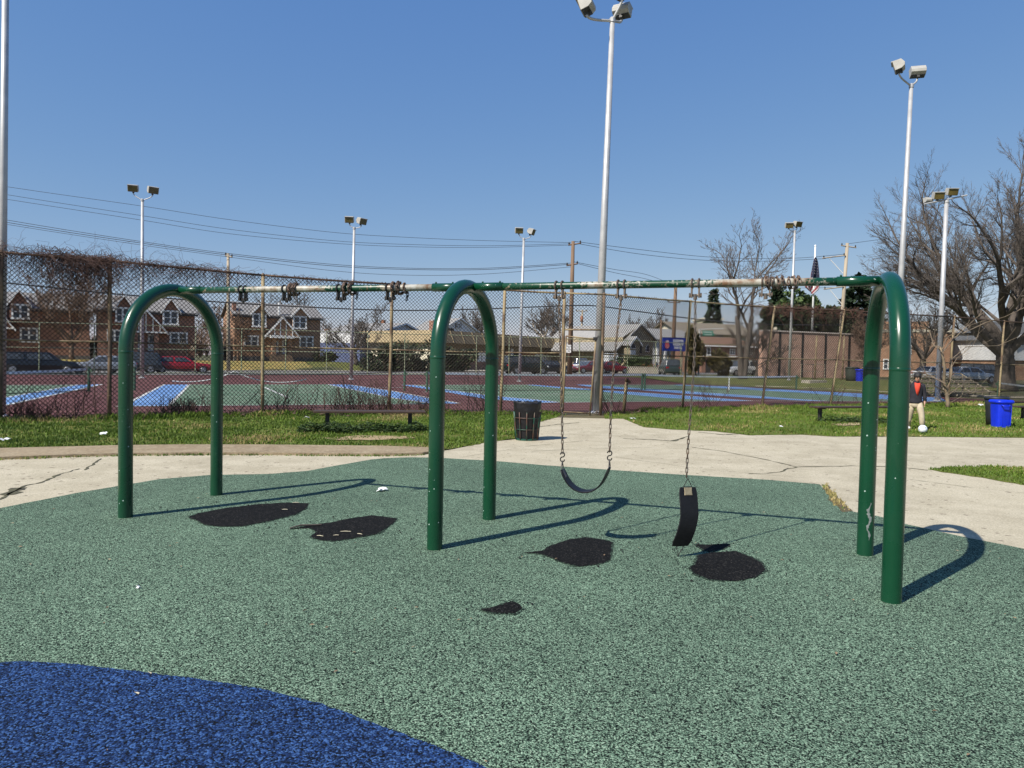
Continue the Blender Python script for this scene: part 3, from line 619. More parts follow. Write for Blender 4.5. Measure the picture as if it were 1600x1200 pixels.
def fence_run(o, idx, mats, mid=True, seed=0, posts=True, tophi=True, zmid=None):
    pts = []
    for k in idx: bx, Y, tx, ty = FP[k]; b = B(bx, Y); t = P(tx, ty, Y+(.25 if k in (9, 10) else 0)); pts.append((b, t))
    if posts:
        for (b, t), mm in zip(pts, mats):
            m = MB(); mid_ = b.lerp(t, .5)+Vector((rnd.uniform(-.015, .015), 0, 0)); m.tube([b, b.lerp(t, .25), mid_, b.lerp(t, .75), t], .048, 10); m.lathe([(.052, -.02), (.052, .02), (.03, .05), (.002, .06)], 10, t)
            for hh in (.15, .4, .52, .8): c = b.lerp(t, hh); m.lathe([(.053, -.012), (.053, .012)], 10, c)
            m.build('post', mm, o, smooth=True, world=True)
    for i in range(len(pts)-1):
        (a, at), (b, bt) = pts[i], pts[i+1]
        m = MB(); k = 7; m.tube([at.lerp(bt, j/k)+Vector((0, 0, -.012*math.sin(math.pi*j/k))) for j in range(k+1)], .028, 8); m.build('top_rail', RUST if (a.x < -4 or a.x > 9) else M_POST, o, smooth=True, world=True)
        hm = [((FP[idx[q]][0]), FP[idx[q]][1]) for q in (i, i+1)]
        za, zb = P(hm[0][0], MIDY(hm[0][0]), hm[0][1]).z, P(hm[1][0], MIDY(hm[1][0]), hm[1][1]).z
        ca, cb = a.lerp(at, za/at.z), b.lerp(bt, zb/bt.z)
        m = MB(); m.tube([ca.lerp(cb, j/k)+Vector((0, 0, -.01*math.sin(math.pi*j/k))) for j in range(k+1)], .022, 8); m.build('middle_rail', M_POST, o, smooth=True, world=True)
        m = MB(); chainlink(m, a, b, at, bt, seed=seed+i); m.build('chain_link', M_LINK, o, world=True)
def MIDY(px): return np.interp(px, [-150, 0, 171, 410, 608, 782, 877, 943, 1066, 1195, 1300, 1400, 1490, 1568, 1660], [527, 530.5, 534, 541, 546.5, 550.5, 551.5, 553.5, 556.5, 559.5, 562, 565, 567, 569.5, 572])
fl = T('chain_link_fence', 'tall rusty chain link fence left of the court gate with vines along its top', 'fence', B(0, 16.6))
fence_run(fl, [0, 1, 2, 3, 4, 5, 6], [M_POSTR, M_POSTR, M_POSTR, M_POST, M_POST, M_POST, M_POST], seed=3)
fr = T('chain_link_fence', 'tall chain link fence of leaning tan posts right of the court gate', 'fence', B(930, 22.2))
fence_run(fr, [7, 8, 9, 10, 11, 12, 13, 14], [M_POSTR]+[M_POST]*7, seed=20)
gt = T('court_gate', 'narrow chain link gate in the tall fence behind the black trash can', 'gate', B(880, 22.2))
a, at, b, bt = B(877, 22.2), P(882, 458, 22.2), B(938, 22.2), P(944, 460, 22.2)
m = MB(); chainlink(m, a.lerp(at, .64), b.lerp(bt, .64), at, bt, z0=P(880, 515, 22.2).z, seed=50); m.build('transom_mesh', M_LINK, gt, world=True)
m = MB(); m.tube([at, bt], .026, 8); m.build('transom_rail', M_POST, gt, smooth=True, world=True); m = MB(); m.tube([P(881, 515, 22.2), P(939, 515.5, 22.2)], .026, 8); m.build('transom_rail', M_POST, gt, smooth=True, world=True)
l0, l1, r0, r1 = B(879.5, 22.1, .06), P(884.5, 525, 22.1), B(921.5, 22.0, .0), P(931, 530.5, 22.0)
m = MB(); m.tube([l0, l1], .026, 8); m.tube([l1, r1], .022, 8); m.tube([r1, r0], .028, 8); m.tube([l0+Vector((0, 0, .05)), r0+Vector((0, 0, .08))], .022, 8); m.build('gate_frame', M_POST, gt, smooth=True, world=True)
m = MB(); H0 = 2.3; L = (r0-l0).length
for dirn in (1, -1):
    for k in range(-24, 40):
        s0 = k*.098; v0 = max(0, -s0) if dirn > 0 else max(0, s0-L); v1 = min(H0, L-s0) if dirn > 0 else min(H0, s0)
        if v1-v0 > .05:
            q = []
            for v in (v0, (v0+v1)/2, v1): s = s0+dirn*v; q.append(l0.lerp(r0, s/L).lerp(l1.lerp(r1, s/L), v/H0)+Vector((0, .004*dirn, 0)))
            m.tube(q, .0042, 3, cap=False)
m.build('gate_mesh', M_LINK, gt, world=True)
m = MB(); m.box(r1+Vector((-.02, 0, .02)), (.12, .1, .1)); m.build('latch', DARKM, gt, world=True)
p = B(974, 23.2); o = T('fence_stub', 'short rusty stub post with a cap standing beside the court gate', 'post', p)
m = MB(); m.tube([(0, 0, 0), P(979, 597, 23.2)-p], .055, 10); m.build('post', M_POST, o, smooth=True)
m = MB(); t = P(979, 594, 23.2)-p; m.sphere(t, .07, 10, 6); m.box(t+Vector((.1, 0, -.05)), (.08, .06, .1)); m.build('cap', RUST, o)
# ================================================================== VINES on the fence
def vine(name, label, spec, mats, seed, group=None):
    rr = random.Random(seed); o = T(name, label, 'vine', B(spec[0][0], spec[0][1]), group=group); m = MB()
    for (px0, Y0, px1, Y1, n, up_, dn, thick) in spec:
        for _ in range(n):
            t = rr.random(); px = px0+(px1-px0)*t; Y = Y0+(Y1-Y0)*t; ty = np.interp(px, [f[2] for f in FP], [f[3] for f in FP]); p = P(px, ty, Y+rr.gauss(0, .07))
            hang = rr.random() < .55; pts = [p]; d = Vector((rr.uniform(-1, 1), rr.uniform(-.25, .25), -rr.uniform(.1, 1) if hang else rr.uniform(-.2, .9))).normalized()
            for k in range(rr.randint(5, 11)):
                d = (d+Vector((rr.gauss(0, .45), rr.gauss(0, .12), rr.gauss(0, .4)-.06))).normalized(); q = pts[-1]+d*rr.uniform(.06, .16)
                off = q.z-(P(px, ty, Y).z)
                if off > up_: d.z = -abs(d.z); q = pts[-1]+d*.1
                if off < -dn: d.z = abs(d.z)
                pts.append(q)
            r = rr.uniform(.0035, .009)*thick; m.tube(pts, np.linspace(r, r*.5, len(pts)), 3, cap=False)
    m.build('stems', mats, o, world=True); return o
VN = mat('dead_vine_stem', (.035, .019, .015), (.085, .046, .035), scale=3, rough=.9)
VR = mat('reddish_vine_stem', (.075, .03, .02), (.11, .055, .038), scale=3, rough=.9)
vine('dead_vine', 'tangled brown dead vine thick on the top of the left fence', [(-60, 16, 60, 17, 120, .22, .7, .75), (60, 17, 175, 17.7, 190, .25, .6, .9), (60, 17, 175, 17.7, 330, .1, 2.1, .7), (95, 17.2, 172, 17.7, 260, .1, 3.1, .7), (175, 17.7, 260, 18.3, 90, .16, .6, .75), (175, 17.7, 330, 19, 150, .12, 1.5, .65), (260, 18.4, 375, 19.4, 140, .2, .4, .75), (-40, 16.2, 330, 19, 130, .8, .2, .55), (375, 19.5, 560, 20.9, 60, .08, .1, .7)], VN, 5)
vine('dead_vine', 'reddish dead vine matted over the top of the right fence', [(1170, 26.9, 1345, 30, 170, .2, .3, 1.1), (1200, 27.4, 1345, 30, 90, .1, 1.0, .9)], VR, 6)
# weeds and saplings growing through the fence foot
def brush(name, label, px, Y, n, h, spread, material, seed, cat='shrub'):
    rr = random.Random(seed); b = B(px, Y); o = T(name, label, cat, b); m = MB()
    for _ in range(n):
        p = Vector((rr.gauss(0, spread*.25), rr.gauss(0, .1), .0)); d = Vector((rr.gauss(0, .35), rr.gauss(0, .3), 1)).normalized(); pts = [p]; hh = h*rr.uniform(.4, 1)
        for k in range(6):
            d = (d+Vector((rr.gauss(0, .22), rr.gauss(0, .15), .05))).normalized(); pts.append(pts[-1]+d*hh/6)
        r = rr.uniform(.006, .013); m.tube(pts, np.linspace(r, r*.4, 7), 4, cap=False)
        for k in range(3):
            i = rr.randint(2, 5); q = pts[i]; e = Vector((rr.gauss(0, .5), rr.gauss(0, .3), .8)).normalized(); m.tube([q, q+e*hh*.12, q+e*hh*.22+Vector((rr.gauss(0, .03), 0, .03))], [r*.5, r*.4, r*.25], 3, cap=False)
    m.tube([(spread*.75*(t-.5)*2, .05*math.sin(t*9), .012) for t in np.linspace(0, 1, 9)], .008, 4); m.build('stems', material, o); return o
brush('bare_shrub', 'bare twiggy shrub on the fence just left of the second arch leg', 566, 20.9, 95, 1.2, 2.4, VN, 11)
brush('bare_shrub', 'bare brown sapling against the fence right of the middle arch', 756, 21.9, 22, 1.9, .9, VN, 12)
brush('bare_shrub', 'low dead weeds at the fence foot between the left arch legs', 285, 18.8, 130, .6, 1.4, VN, 113)
brush('bare_shrub', 'thin bare saplings at the fence foot left of the bench', 440, 20, 60, 1.0, 3.2, VN, 14)
brush('bare_shrub', 'thin bare stems at the foot of the rusty left post', 120, 17.4, 24, 1.5, 2.4, VN, 15)
brush('bare_shrub', 'thin bare stems beside the fence stub post', 960, 23.4, 10, 1.0, .8, VN, 16)
brush('bare_shrub', 'matted dead stems along the fence foot left of the middle arch', 640, 21.3, 90, .7, 2.6, VN, 19)
brush('bare_shrub', 'dark dead weeds against the fence foot at the left picture edge', 40, 16.9, 80, .6, 2.2, VN, 24)
brush('bare_shrub', 'bare stems climbing the fence behind the upright swing seat', 1110, 26, 12, 1.7, 1.0, VN, 117)
brush('bare_shrub', 'sparse stems on the fence left of the far right bench', 1330, 29.5, 14, 1.3, 3, VN, 18)
# ================================================================== BENCHES, BINS, LITTER
M_BENCH = mat('bench_brown', (.06, .036, .022), (.038, .023, .015), scale=6, rough=.6)
def bench(a, b, label, legs=(.12, .86), Z=.45):
    a, b = Vector((a.x, a.y, 0)), Vector((b.x, b.y, 0)); d = b-a; L = d.length; yaw = math.atan2(d.y, d.x)
    o = T('park_bench', label, 'bench', a, yaw)
    for k, yy in enumerate((-.15, .0, .15)):
        m = MB(); m.box((L/2, yy, Z), (L, .13, .045)); m.build('plank', M_BENCH, o, bevel=.008)
    for t in legs:
        m = MB(); m.box((L*t, 0, Z/2-.02), (.09, .09, Z-.045)); m.box((L*t, 0, Z-.035), (.07, .4, .03)); m.build('leg', DARKM, o, bevel=.006)
    return o
b0, b1 = B(490, 15.75), B(664, 16.25)
bench(b0, b1, 'long brown backless bench on the left grass between two arches')
bench(B(1271, 21.3), B(1402, 22.4), 'brown backless bench on the right grass partly behind the right arch', (.07, .9))
bench(B(1583, 24), B(1680, 25), 'brown bench cut by the right picture edge behind the blue bin', (.15, .9))
# black trash can: slatted green frame with a bag
p = G(823, 688); o = T('trash_can', 'black bag lined trash can with green metal base at the path edge', 'trash can', p)
m = MB(); m.lathe([(.225, 0), (.235, .0), (.235, .045), (.20, .05)], 28); m.build('base', mat('can_green', (.008, .06, .04), (.012, .075, .05), rough=.45), o, smooth=False)
m = MB(); v = []; f = []; nu = 44; rows = [(.205, .05), (.215, .15), (.235, .3), (.245, .42), (.262, .56), (.276, .62), (.283, .66), (.28, .70), (.287, .74), (.29, .78), (.292, .805), (.275, .81), (.255, .77), (.24, .6)]
for i, (r, z) in enumerate(rows):
    for j in range(nu): a = 6.283*j/nu; k = r*(1+.022*math.sin(a*7+z*9)+.014*math.sin(a*13-z*17)+.01*math.sin(a*3+z*30)); v.append((k*math.cos(a), k*math.sin(a), z+.012*math.sin(a*2+1)*(z > .5)+.01*math.sin(a*9)*(z > .6)))
for i in range(len(rows)-1):
    for j in range(nu): j2 = (j+1) % nu; f.append((i*nu+j, i*nu+j2, (i+1)*nu+j2, (i+1)*nu+j))
m.add(v, f); m.build('bag', mat('black_bag', (.010, .010, .012), (.016, .016, .018), scale=9, rough=.42, bump=.6, bscale=14, spec=.3), o, smooth=True)
M_SLAT = mat('worn_green_slat', (.01, .07, .045), (.10, .05, .035), scale=4, rough=.5, lo=.45, hi=.55)
for k in range(11):
    a = -math.pi/2-.62+k*2*math.pi/11; m = MB(); c, s = math.cos(a), math.sin(a); m.tube([(.238*c, .238*s, .03), (.252*c, .252*s, .2), (.272*c, .272*s, .42), (.288*c, .288*s, .6)], .011, 6); m.build('slat', M_SLAT, o, smooth=True)
for z, r in ((.24, .250), (.48, .276)):
    m = MB(); m.tube([(r*math.cos(a), r*math.sin(a), z) for a in np.linspace(0, 6.283, 33)[:-1]], .006, 5, closed=True); m.build('hoop', M_SLAT, o)
# recycling bin
def roll_bin(p, label, colr, dark, s=1, sx=1):
    o = T('recycling_bin', label, 'bin', p); mm = mat('bin_plastic_%s' % dark, colr, tuple(c*.85 for c in colr), rough=.38)
    m = MB(); nu = 28; v = []; rows = [(.235, 0), (.24, .03), (.282, .55), (.286, .56)]; f = []
    for r, z in rows:
        for j in range(nu): a = 6.283*j/nu; q = (abs(math.cos(a))**4+abs(math.sin(a))**4)**-.25; v.append((r*q*math.cos(a)*.97*s*sx, r*q*math.sin(a)*.97*s*sx, z*s))
    for i in range(3):
        for j in range(nu): j2 = (j+1) % nu; f.append((i*nu+j, i*nu+j2, (i+1)*nu+j2, (i+1)*nu+j))
    f += [tuple(range(nu))[::-1], tuple(3*nu+j for j in range(nu))]; m.add(v, f); body = m.build('body', mm, o, smooth=False)
    m = MB(); v = []; f = []; rows = [(.288, .555), (.312, .57), (.316, .605), (.305, .615), (.29, .632), (.25, .637)]
    for r, z in rows:
        for j in range(nu): a = 6.283*j/nu; q = (abs(math.cos(a))**5+abs(math.sin(a))**5)**-.2; v.append((r*q*math.cos(a)*s*sx, r*q*math.sin(a)*s*sx, z*s))
    for i in range(5):
        for j in range(nu): j2 = (j+1) % nu; f.append((i*nu+j, i*nu+j2, (i+1)*nu+j2, (i+1)*nu+j))
    f += [tuple(5*nu+j for j in range(nu))]; m.add(v, f); m.build('rim', mm, o, smooth=True)
    m = MB()
    for x in (-.12, .03, .17): m.prism([(x*s*sx, .06*s), (x*s*sx+.012, .06*s), (x*s*sx*1.13+.012, .50*s), (x*s*sx*1.13, .50*s)], .02, O=(0, -.25*s*sx, 0), Y=(0, 1, 0))
    m.build('rib', mm, body)
    m = MB(); m.tube([(-.18*s*sx, -.275*s*sx, .53*s), (-.17*s*sx, -.36*s*sx, .50*s), (.02*s*sx, -.37*s*sx, .495*s), (.10*s*sx, -.285*s*sx, .53*s)], .018, 8); m.build('handle', mm, o, smooth=True)
    return o
p = G(1563, 668); roll_bin(p, 'bright blue plastic recycling bin on the grass by the fence', (.006, .03, .62), 'blue', 1.27, .655)
q = p+Vector((.28, .62, 0)); o = T('trash_barrel', 'black barrel standing behind the bright blue recycling bin', 'barrel', q)
m = MB(); m.lathe([(.25, 0), (.265, .3), (.285, .6), (.30, .80)], 24); m.build('body', mat('black_plastic', (.012, .014, .016), (.02, .022, .024), rough=.5), o, smooth=True)
m = MB(); m.lathe([(.305, .79), (.325, .80), (.33, .84), (.31, .87), (.2, .875)], 24); m.build('rim', MATS['black_plastic'], o, smooth=True)
# litter
M_PAPER = mat('white_paper', (.82, .82, .82), (.7, .7, .7), rough=.8)
def scrap(px, py, s, label, z=.03, material=M_PAPER, ax=.6, n=4):
    o = G(px, py); m = MB(); rr = random.Random(int(px*7+py))
    for k in range(n):
        a = rr.uniform(0, 3.1); q = Matrix.Rotation(a, 3, 'Z') @ Matrix.Rotation(rr.uniform(-.5, .5), 3, 'X'); c = Vector((rr.uniform(-s, s)*.6, rr.uniform(-s, s)*.35, s*.12+.006*k))
        g = [q @ Vector(w)+c for w in ((-s*.5, -s*ax*.5, 0), (0, -s*ax*.55, s*.12), (s*.5, -s*ax*.4, .0), (s*.45, s*ax*.5, .01), (0, s*ax*.45, s*.15), (-s*.5, s*ax*.5, .0))]
        m.add(g+[w+Vector((0, 0, .003)) for w in g], [(0, 1, 4, 5), (1, 2, 3, 4), (11, 10, 7, 6), (10, 9, 8, 7)]+[(i, (i+1) % 6, (i+1) % 6+6, i+6) for i in range(6)])
    ob = m.build('paper_scrap', material); ob.location = (o.x, o.y, z); return tag(ob, label, 'litter')
scrap(600, 770, .10, 'crumpled white napkin on the green rubber behind the second worn patch', .024, n=3, ax=.45); scrap(216, 925, .03, 'small white scrap alone on the green rubber at left', .024, n=2, ax=.5)
scrap(162, 684, .11, 'white crumpled paper in the grass left of the left arch', .07, n=2); scrap(10, 693, .11, 'white wrapper in the grass at the left picture edge', .06, n=2)
scrap(476, 660, .13, 'white plastic scrap in the weeds left of the long bench', .1, n=2); scrap(988, 657, .15, 'pale flattened litter on the path corner by the gate', .03, n=3, ax=.4)
scrap(1531, 637, .2, 'pale plastic bag on the grass against the fence left of the blue bin', .1, n=3); scrap(1222, 672, .08, 'white scrap on the right grass left of the bench', .08, n=2); scrap(210, 1094, .022, 'pale wood chip on the blue rubber', .03, n=1, ax=.25, material=mat('pale_wood', (.6, .55, .4), (.5, .45, .3)))
scrap(232, 1061, .02, 'pale leaf sliver at the blue rubber edge', .03, n=1, ax=.25, material=MATS['pale_wood'])
tw = MB(); a, b = G(453, 831), G(486, 825); tw.tube([Vector((a.x, a.y, .035)), (a.lerp(b, .5)).to_tuple()[:2]+(.045,), Vector((b.x+.1, b.y, .035))], [.006, .009, .006], 6)
o = tw.build('twig', BARK); tag(o, 'brown twig lying across the edge of the second worn patch', 'twig')
for n_, (px, py, l) in enumerate([(540, 836, .14), (562, 840, .08), (500, 843, .1), (525, 842, .07), (445, 801, .09), (462, 790, .1)]):
    a = G(px, py); an = rnd.uniform(-.5, .5); m = MB(); l *= .7; dx, dy = math.cos(an)*l/2, math.sin(an)*l/2; m.tube([(-dx, -dy, .0), (0, .004, .002), (dx, dy, .001)], [.002, .0035, .002], 5); ob = m.build('wood_chip', MATS['pale_wood']); ob.location = (a.x, a.y, .034)
    tag(ob, 'pale wood splinter lying in a black worn patch on the left of the pad', 'wood chip', 'wood splinters in the left worn patches')
# weeds under the bench
def leafy(name, label, x, y, n, h, sp, mats, seed, cat='plant', z0=.03):
    rr = random.Random(seed); m = MB(); o = T(name, label, cat, (x, y, z0)); fm = []
    for _ in range(n):
        a = rr.uniform(0, 6.28); rad = sp*math.sqrt(rr.random()); z = h*rr.random()*(1-.6*(rad/sp)**2); c = Vector((rad*math.cos(a)*1.5, rad*math.sin(a), z)); s = rr.uniform(.02, .045); q = Matrix.Rotation(rr.uniform(0, 6.3), 3, 'Z') @ Matrix.Rotation(rr.uniform(-1, 1), 3, 'X')
        m.add([q @ Vector(w)+c for w in ((-s, 0, 0), (0, -s*.5, .01), (s*1.2, 0, 0), (0, s*.5, .01))], [(0, 1, 2, 3)]); fm.append(rr.randint(0, len(mats)-1))
    ob = m.build('leaves', mats, o); ob.data.polygons.foreach_set('material_index', fm); return o
WD = [leafmat('weed_green', (.03, .06, .014), (.05, .09, .02)), leafmat('weed_dark', (.02, .04, .012), (.035, .06, .018))]
for k, (t, s_) in enumerate(((.02, .2), (.17, .22), (.30, .26), (.52, .24), (.66, .2), (.80, .22), (.93, .18))):
    q = b0.lerp(b1, t); leafy('weed_clump', 'dark green weed clump growing under the long left bench', q.x, q.y-.35+rnd.uniform(-.1, .1), 420, .22, s_, WD, 40+k)['group'] = 'weeds under the long bench'
for k in range(4):
    q = B(1300+k*22, 21.2); leafy('weed_clump', 'dark green weed clump growing under the right bench', q.x, q.y, 300, .2, .3, WD, 60+k)['group'] = 'weeds under the right bench'
dirt1 = gp([(500, 687), (560, 683), (640, 684), (650, 687), (600, 690), (530, 690)]); sheet('bare_dirt', rough_line(dirt1, .05, .2), .036, mat('tan_dirt', (.36, .27, .15), (.28, .2, .11), scale=8, rough=1))
sheet('bare_dirt', rough_line(gp([(1300, 664), (1345, 661), (1345, 666), (1310, 667)]), .05, .2), .036, MATS['tan_dirt'])
# ================================================================== BOY AND BALL
def skin(name, joints, edges, material, parent, sub=2):
    me = bpy.data.meshes.new(name); keys = list(joints); me.from_pydata([joints[k][0] for k in keys], [(keys.index(a), keys.index(b)) for a, b in edges], []); me.update()
    ob = bpy.data.objects.new(name, me); COL.objects.link(ob); ob.parent = parent
    md = ob.modifiers.new('skin', 'SKIN'); md.use_smooth_shade = True
    for i, k in enumerate(keys):
        r = joints[k][1]; me.skin_vertices[0].data[i].radius = r if isinstance(r, tuple) else (r, r); me.skin_vertices[0].data[i].use_root = (i == 0)
    s = ob.modifiers.new('sub', 'SUBSURF'); s.levels = s.render_levels = sub; me.materials.append(material); return ob
pb = G(1429, 672); boy = T('person', 'boy in a dark jacket, orange shirt and tan trousers stepping up to a ball', 'person', pb, R_(-14))
SK = mat('skin', (.42, .25, .17), (.38, .22, .15), rough=.55); J = {}
J['pelvis'] = ((0, .02, .80), (.09, .075)); J['waist'] = ((0, .02, .94), (.10, .075)); J['chest'] = ((0, .02, 1.12), (.12, .085)); J['neckb'] = ((0, .015, 1.255), (.075, .06)); J['neck'] = ((.003, -.015, 1.32), .045); J['jaw'] = ((.005, -.055, 1.36), (.056, .062)); J['skull'] = ((.008, -.055, 1.44), (.074, .086)); J['crown'] = ((.008, -.045, 1.495), (.05, .06))
for s, n_ in ((-1, 'l'), (1, 'r')):
    J['sh'+n_] = ((s*.155, .02, 1.225), .052); J['el'+n_] = ((s*.205, .05, .985), .035); J['wr'+n_] = ((s*.215, -.02, .775), .024); J['pm'+n_] = ((s*.212, -.04, .715), (.014, .030))
    for k in range(4): J['f%d%s' % (k, n_)] = ((s*.208, -.062+.017*k, .67-.004*abs(k-1.5)), .0085); J['g%d%s' % (k, n_)] = ((s*.198, -.066+.015*k, .635+.006*abs(k-1)), .007)
    J['th'+n_] = ((s*.200, -.075, .715), .009); J['tt'+n_] = ((s*.192, -.09, .685), .0075)
J['hpl'] = ((-.075, .02, .73), .075); J['knl'] = ((-.105, .07, .43), .055); J['anl'] = ((-.115, .22, .10), .035)
J['hpr'] = ((.08, .0, .73), .075); J['knr'] = ((.115, -.13, .45), .055); J['anr'] = ((.15, -.12, .09), .035)
J['tol'] = ((-.115, .12, .04), .03); J['tor'] = ((.16, -.26, .045), .03)
E_ = [('pelvis', 'waist'), ('waist', 'chest'), ('chest', 'neckb'), ('neckb', 'neck'), ('neck', 'jaw'), ('jaw', 'skull'), ('skull', 'crown')]
for n_ in 'lr':
    E_ += [('chest', 'sh'+n_), ('sh'+n_, 'el'+n_), ('el'+n_, 'wr'+n_), ('wr'+n_, 'pm'+n_), ('pm'+n_, 'th'+n_), ('th'+n_, 'tt'+n_), ('pelvis', 'hp'+n_), ('hp'+n_, 'kn'+n_), ('kn'+n_, 'an'+n_), ('an'+n_, 'to'+n_)]
    for k in range(4): E_ += [('pm'+n_, 'f%d%s' % (k, n_)), ('f%d%s' % (k, n_), 'g%d%s' % (k, n_))]
body = skin('body', J, E_, SK, boy)
M_JKT = mat('dark_jacket', (.010, .010, .016), (.016, .016, .024), scale=14, rough=.85, bump=.4); M_TRS = mat('tan_trousers', (.47, .40, .29), (.38, .32, .225), scale=9, rough=.9, bump=.5, bscale=14)
def loft(m, rings, n=20):
    v = [(cx+rx*math.cos(6.2832*k/n), cy+ry*math.sin(6.2832*k/n), z) for cx, cy, z, rx, ry in rings for k in range(n)]; q = len(rings)
    return m.add(v, [(i*n+k, i*n+(k+1) % n, (i+1)*n+(k+1) % n, (i+1)*n+k) for i in range(q-1) for k in range(n)]+[tuple(range(n))[::-1], tuple((q-1)*n+k for k in range(n))])
m = MB(); loft(m, [(0, .02, .745, .150, .112), (0, .02, .73, .164, .124), (0, .02, .75, .168, .128), (0, .02, .80, .162, .121), (0, .025, .88, .156, .114), (0, .02, 1.0, .158, .113), (0, .02, 1.13, .168, .114), (0, .02, 1.215, .160, .10), (0, .015, 1.262, .112, .086), (0, -.005, 1.305, .074, .072), (0, -.014, 1.34, .066, .064)])
for s_ in (-1, 1): m.tube([(s_*.12, .02, 1.225), (s_*.165, .02, 1.20), (s_*.195, .035, 1.10), (s_*.218, .05, .985), (s_*.224, .03, .89), (s_*.222, -.005, .79)], [.055, .064, .060, .056, .050, .045], 14)
m.build('jacket', M_JKT, boy, smooth=True)
m = MB(); loft(m, [(0, .02, .80, .13, .10), (0, .02, .72, .150, .112), (0, .01, .66, .152, .112), (0, .01, .60, .10, .085)])
m.tube([(-.076, .02, .72), (-.09, .045, .57), (-.105, .075, .43), (-.112, .13, .27), (-.113, .19, .12)], [.085, .083, .070, .066, .060], 14); m.tube([(.08, .0, .72), (.098, -.07, .58), (.116, -.125, .45), (.135, -.13, .27), (.148, -.125, .095)], [.086, .086, .073, .069, .064], 14)
m.build('trousers', M_TRS, boy, smooth=True)
m = MB(); pf = [(-.06, 1.285), (.0, 1.262), (.065, 1.28), (.068, 1.17), (.05, 1.05), (.015, .93), (-.02, 1.0), (-.055, 1.14)]
def ysurf(x, z): return -.080-.018*math.sin((z-.93)*7)+1.6*x*x
v = [(x, ysurf(x, z)-.022, z) for x, z in pf]+[(.01, -.128, 1.12)]; m.add(v+[(a, b+.05, c) for a, b, c in v], [(i, (i+1) % 8, 8) for i in range(8)]+[(i, (i+1) % 8, (i+1) % 8+9, i+9) for i in range(8)])
m.build('shirt', mat('orange_shirt', (.66, .06, .03), (.58, .05, .025), rough=.85), boy, smooth=True)
m = MB(); m.sphere((.008, -.048, 1.462), .106, 22, 14, (.86, 1.0, .95)); hv = [(x+rnd.uniform(-.006, .006), y+rnd.uniform(-.006, .006), max(z, 1.385 if y > -.02 else (1.395 if abs(x-.008) > .06 and y > -.1 else 1.432+.014*math.sin(x*90)))) for x, y, z in m.v]
m.v = hv; ha = m.build('hair', mat('black_hair', (.008, .007, .007), (.016, .014, .012), scale=40, rough=.55, bump=.5), boy, smooth=True)
m = MB()
for x in (-.028, .038): m.sphere((x, -.135, 1.418), .010, 8, 6)
m.build('eye', DARKM, body); m = MB(); m.sphere((.006, -.142, 1.395), .014, 8, 6, (.8, 1, 1.3)); m.build('nose', SK, body)
m = MB(); m.box((.006, -.121, 1.360), (.036, .012, .008)); m.build('mouth', mat('lips', (.30, .12, .10), (.28, .1, .09)), body)
for s in (-1, 1):
    m = MB(); m.sphere((.008+s*.078, -.035, 1.43), .02, 8, 6, (.4, .8, 1.2)); m.build('ear', SK, body)
for a, c in (((-.115, .15, .045), .3), ((.165, -.19, .045), -.1)):
    m = MB(); m.sphere((0, 0, 0), .06, 12, 8, (.75, 2.0, .8)); m.v = [(x+a[0], y+a[1], max(z+a[2], .005)) for x, y, z in m.v]; m.build('shoe', mat('white_shoe', (.62, .62, .62), (.5, .5, .5), rough=.6), boy, smooth=True)
g = G(1441.5, 679); m = MB(); m.sphere((0, 0, .108), .105, 20, 14); bl = m.build('ball', None if 0 else mat('white_ball', (.78, .80, .80), (.66, .72, .76), scale=2, rough=.4), smooth=True)
bo = T('soccer_ball', 'white soccer ball on the grass at the boy\'s foot', 'ball', (g.x, g.y, .03)); bl.name = 'ball_skin'; bl.parent = bo
m = MB()
for k in range(9):
    a = k*2.4; zz = 1-2*(k+.5)/9; rr_ = math.sqrt(1-zz*zz); n = Vector((rr_*math.cos(a), rr_*math.sin(a), zz)); t = n.orthogonal().normalized(); bq = n.cross(t)
    m.add([n*.1062+Vector((0, 0, .108))+t*(.02*math.cos(w))+bq*(.02*math.sin(w)) for w in np.linspace(0, 6.283, 6)[:-1]], [(0, 1, 2, 3, 4)])
m.build('panel', mat('ball_panel', (.25, .35, .45), (.18, .25, .35)), bo)
# ================================================================== FLOODLIGHT POLES
M_HEAD = mat('lamp_housing', (.42, .41, .37), (.34, .33, .30), scale=4, rough=.55); M_HEADD = mat('lamp_underside', (.05, .05, .05), (.035, .035, .035), rough=.6)
M_LENS = mat('amber_lens', (.16, .12, .035), (.11, .085, .03), scale=4, rough=.2)
def head(parent, c, yaw, s=1.0, tilt=.35):
    Rm = Matrix.Rotation(yaw, 3, 'Z') @ Matrix.Rotation(tilt, 3, 'Y')
    def tr(m): m.v = [tuple(Rm @ Vector(p)+Vector(c)) for p in m.v]; return m
    m = MB(); m.prism([(-.17*s, -.10*s), (-.20*s, .0), (-.12*s, .17*s), (.16*s, .20*s), (.22*s, .20*s), (.22*s, .17*s), (.17*s, .165*s), (.17*s, -.16*s), (-.05*s, -.16*s)], .50*s, O=(0, -.25*s, 0)); h = tr(m).build('lamp_head', M_HEAD, parent, bevel=.01)
    m = MB(); m.box((.178*s, 0, .0), (.014*s, .44*s, .28*s)); tr(m).build('lens', M_LENS, h)
    m = MB(); m.box((.045*s, 0, -.166*s), (.22*s, .46*s, .012*s)); m.box((-.02*s, 0, -.21*s), (.07*s, .09*s, .10*s)); tr(m).build('bracket', M_HEADD, h)
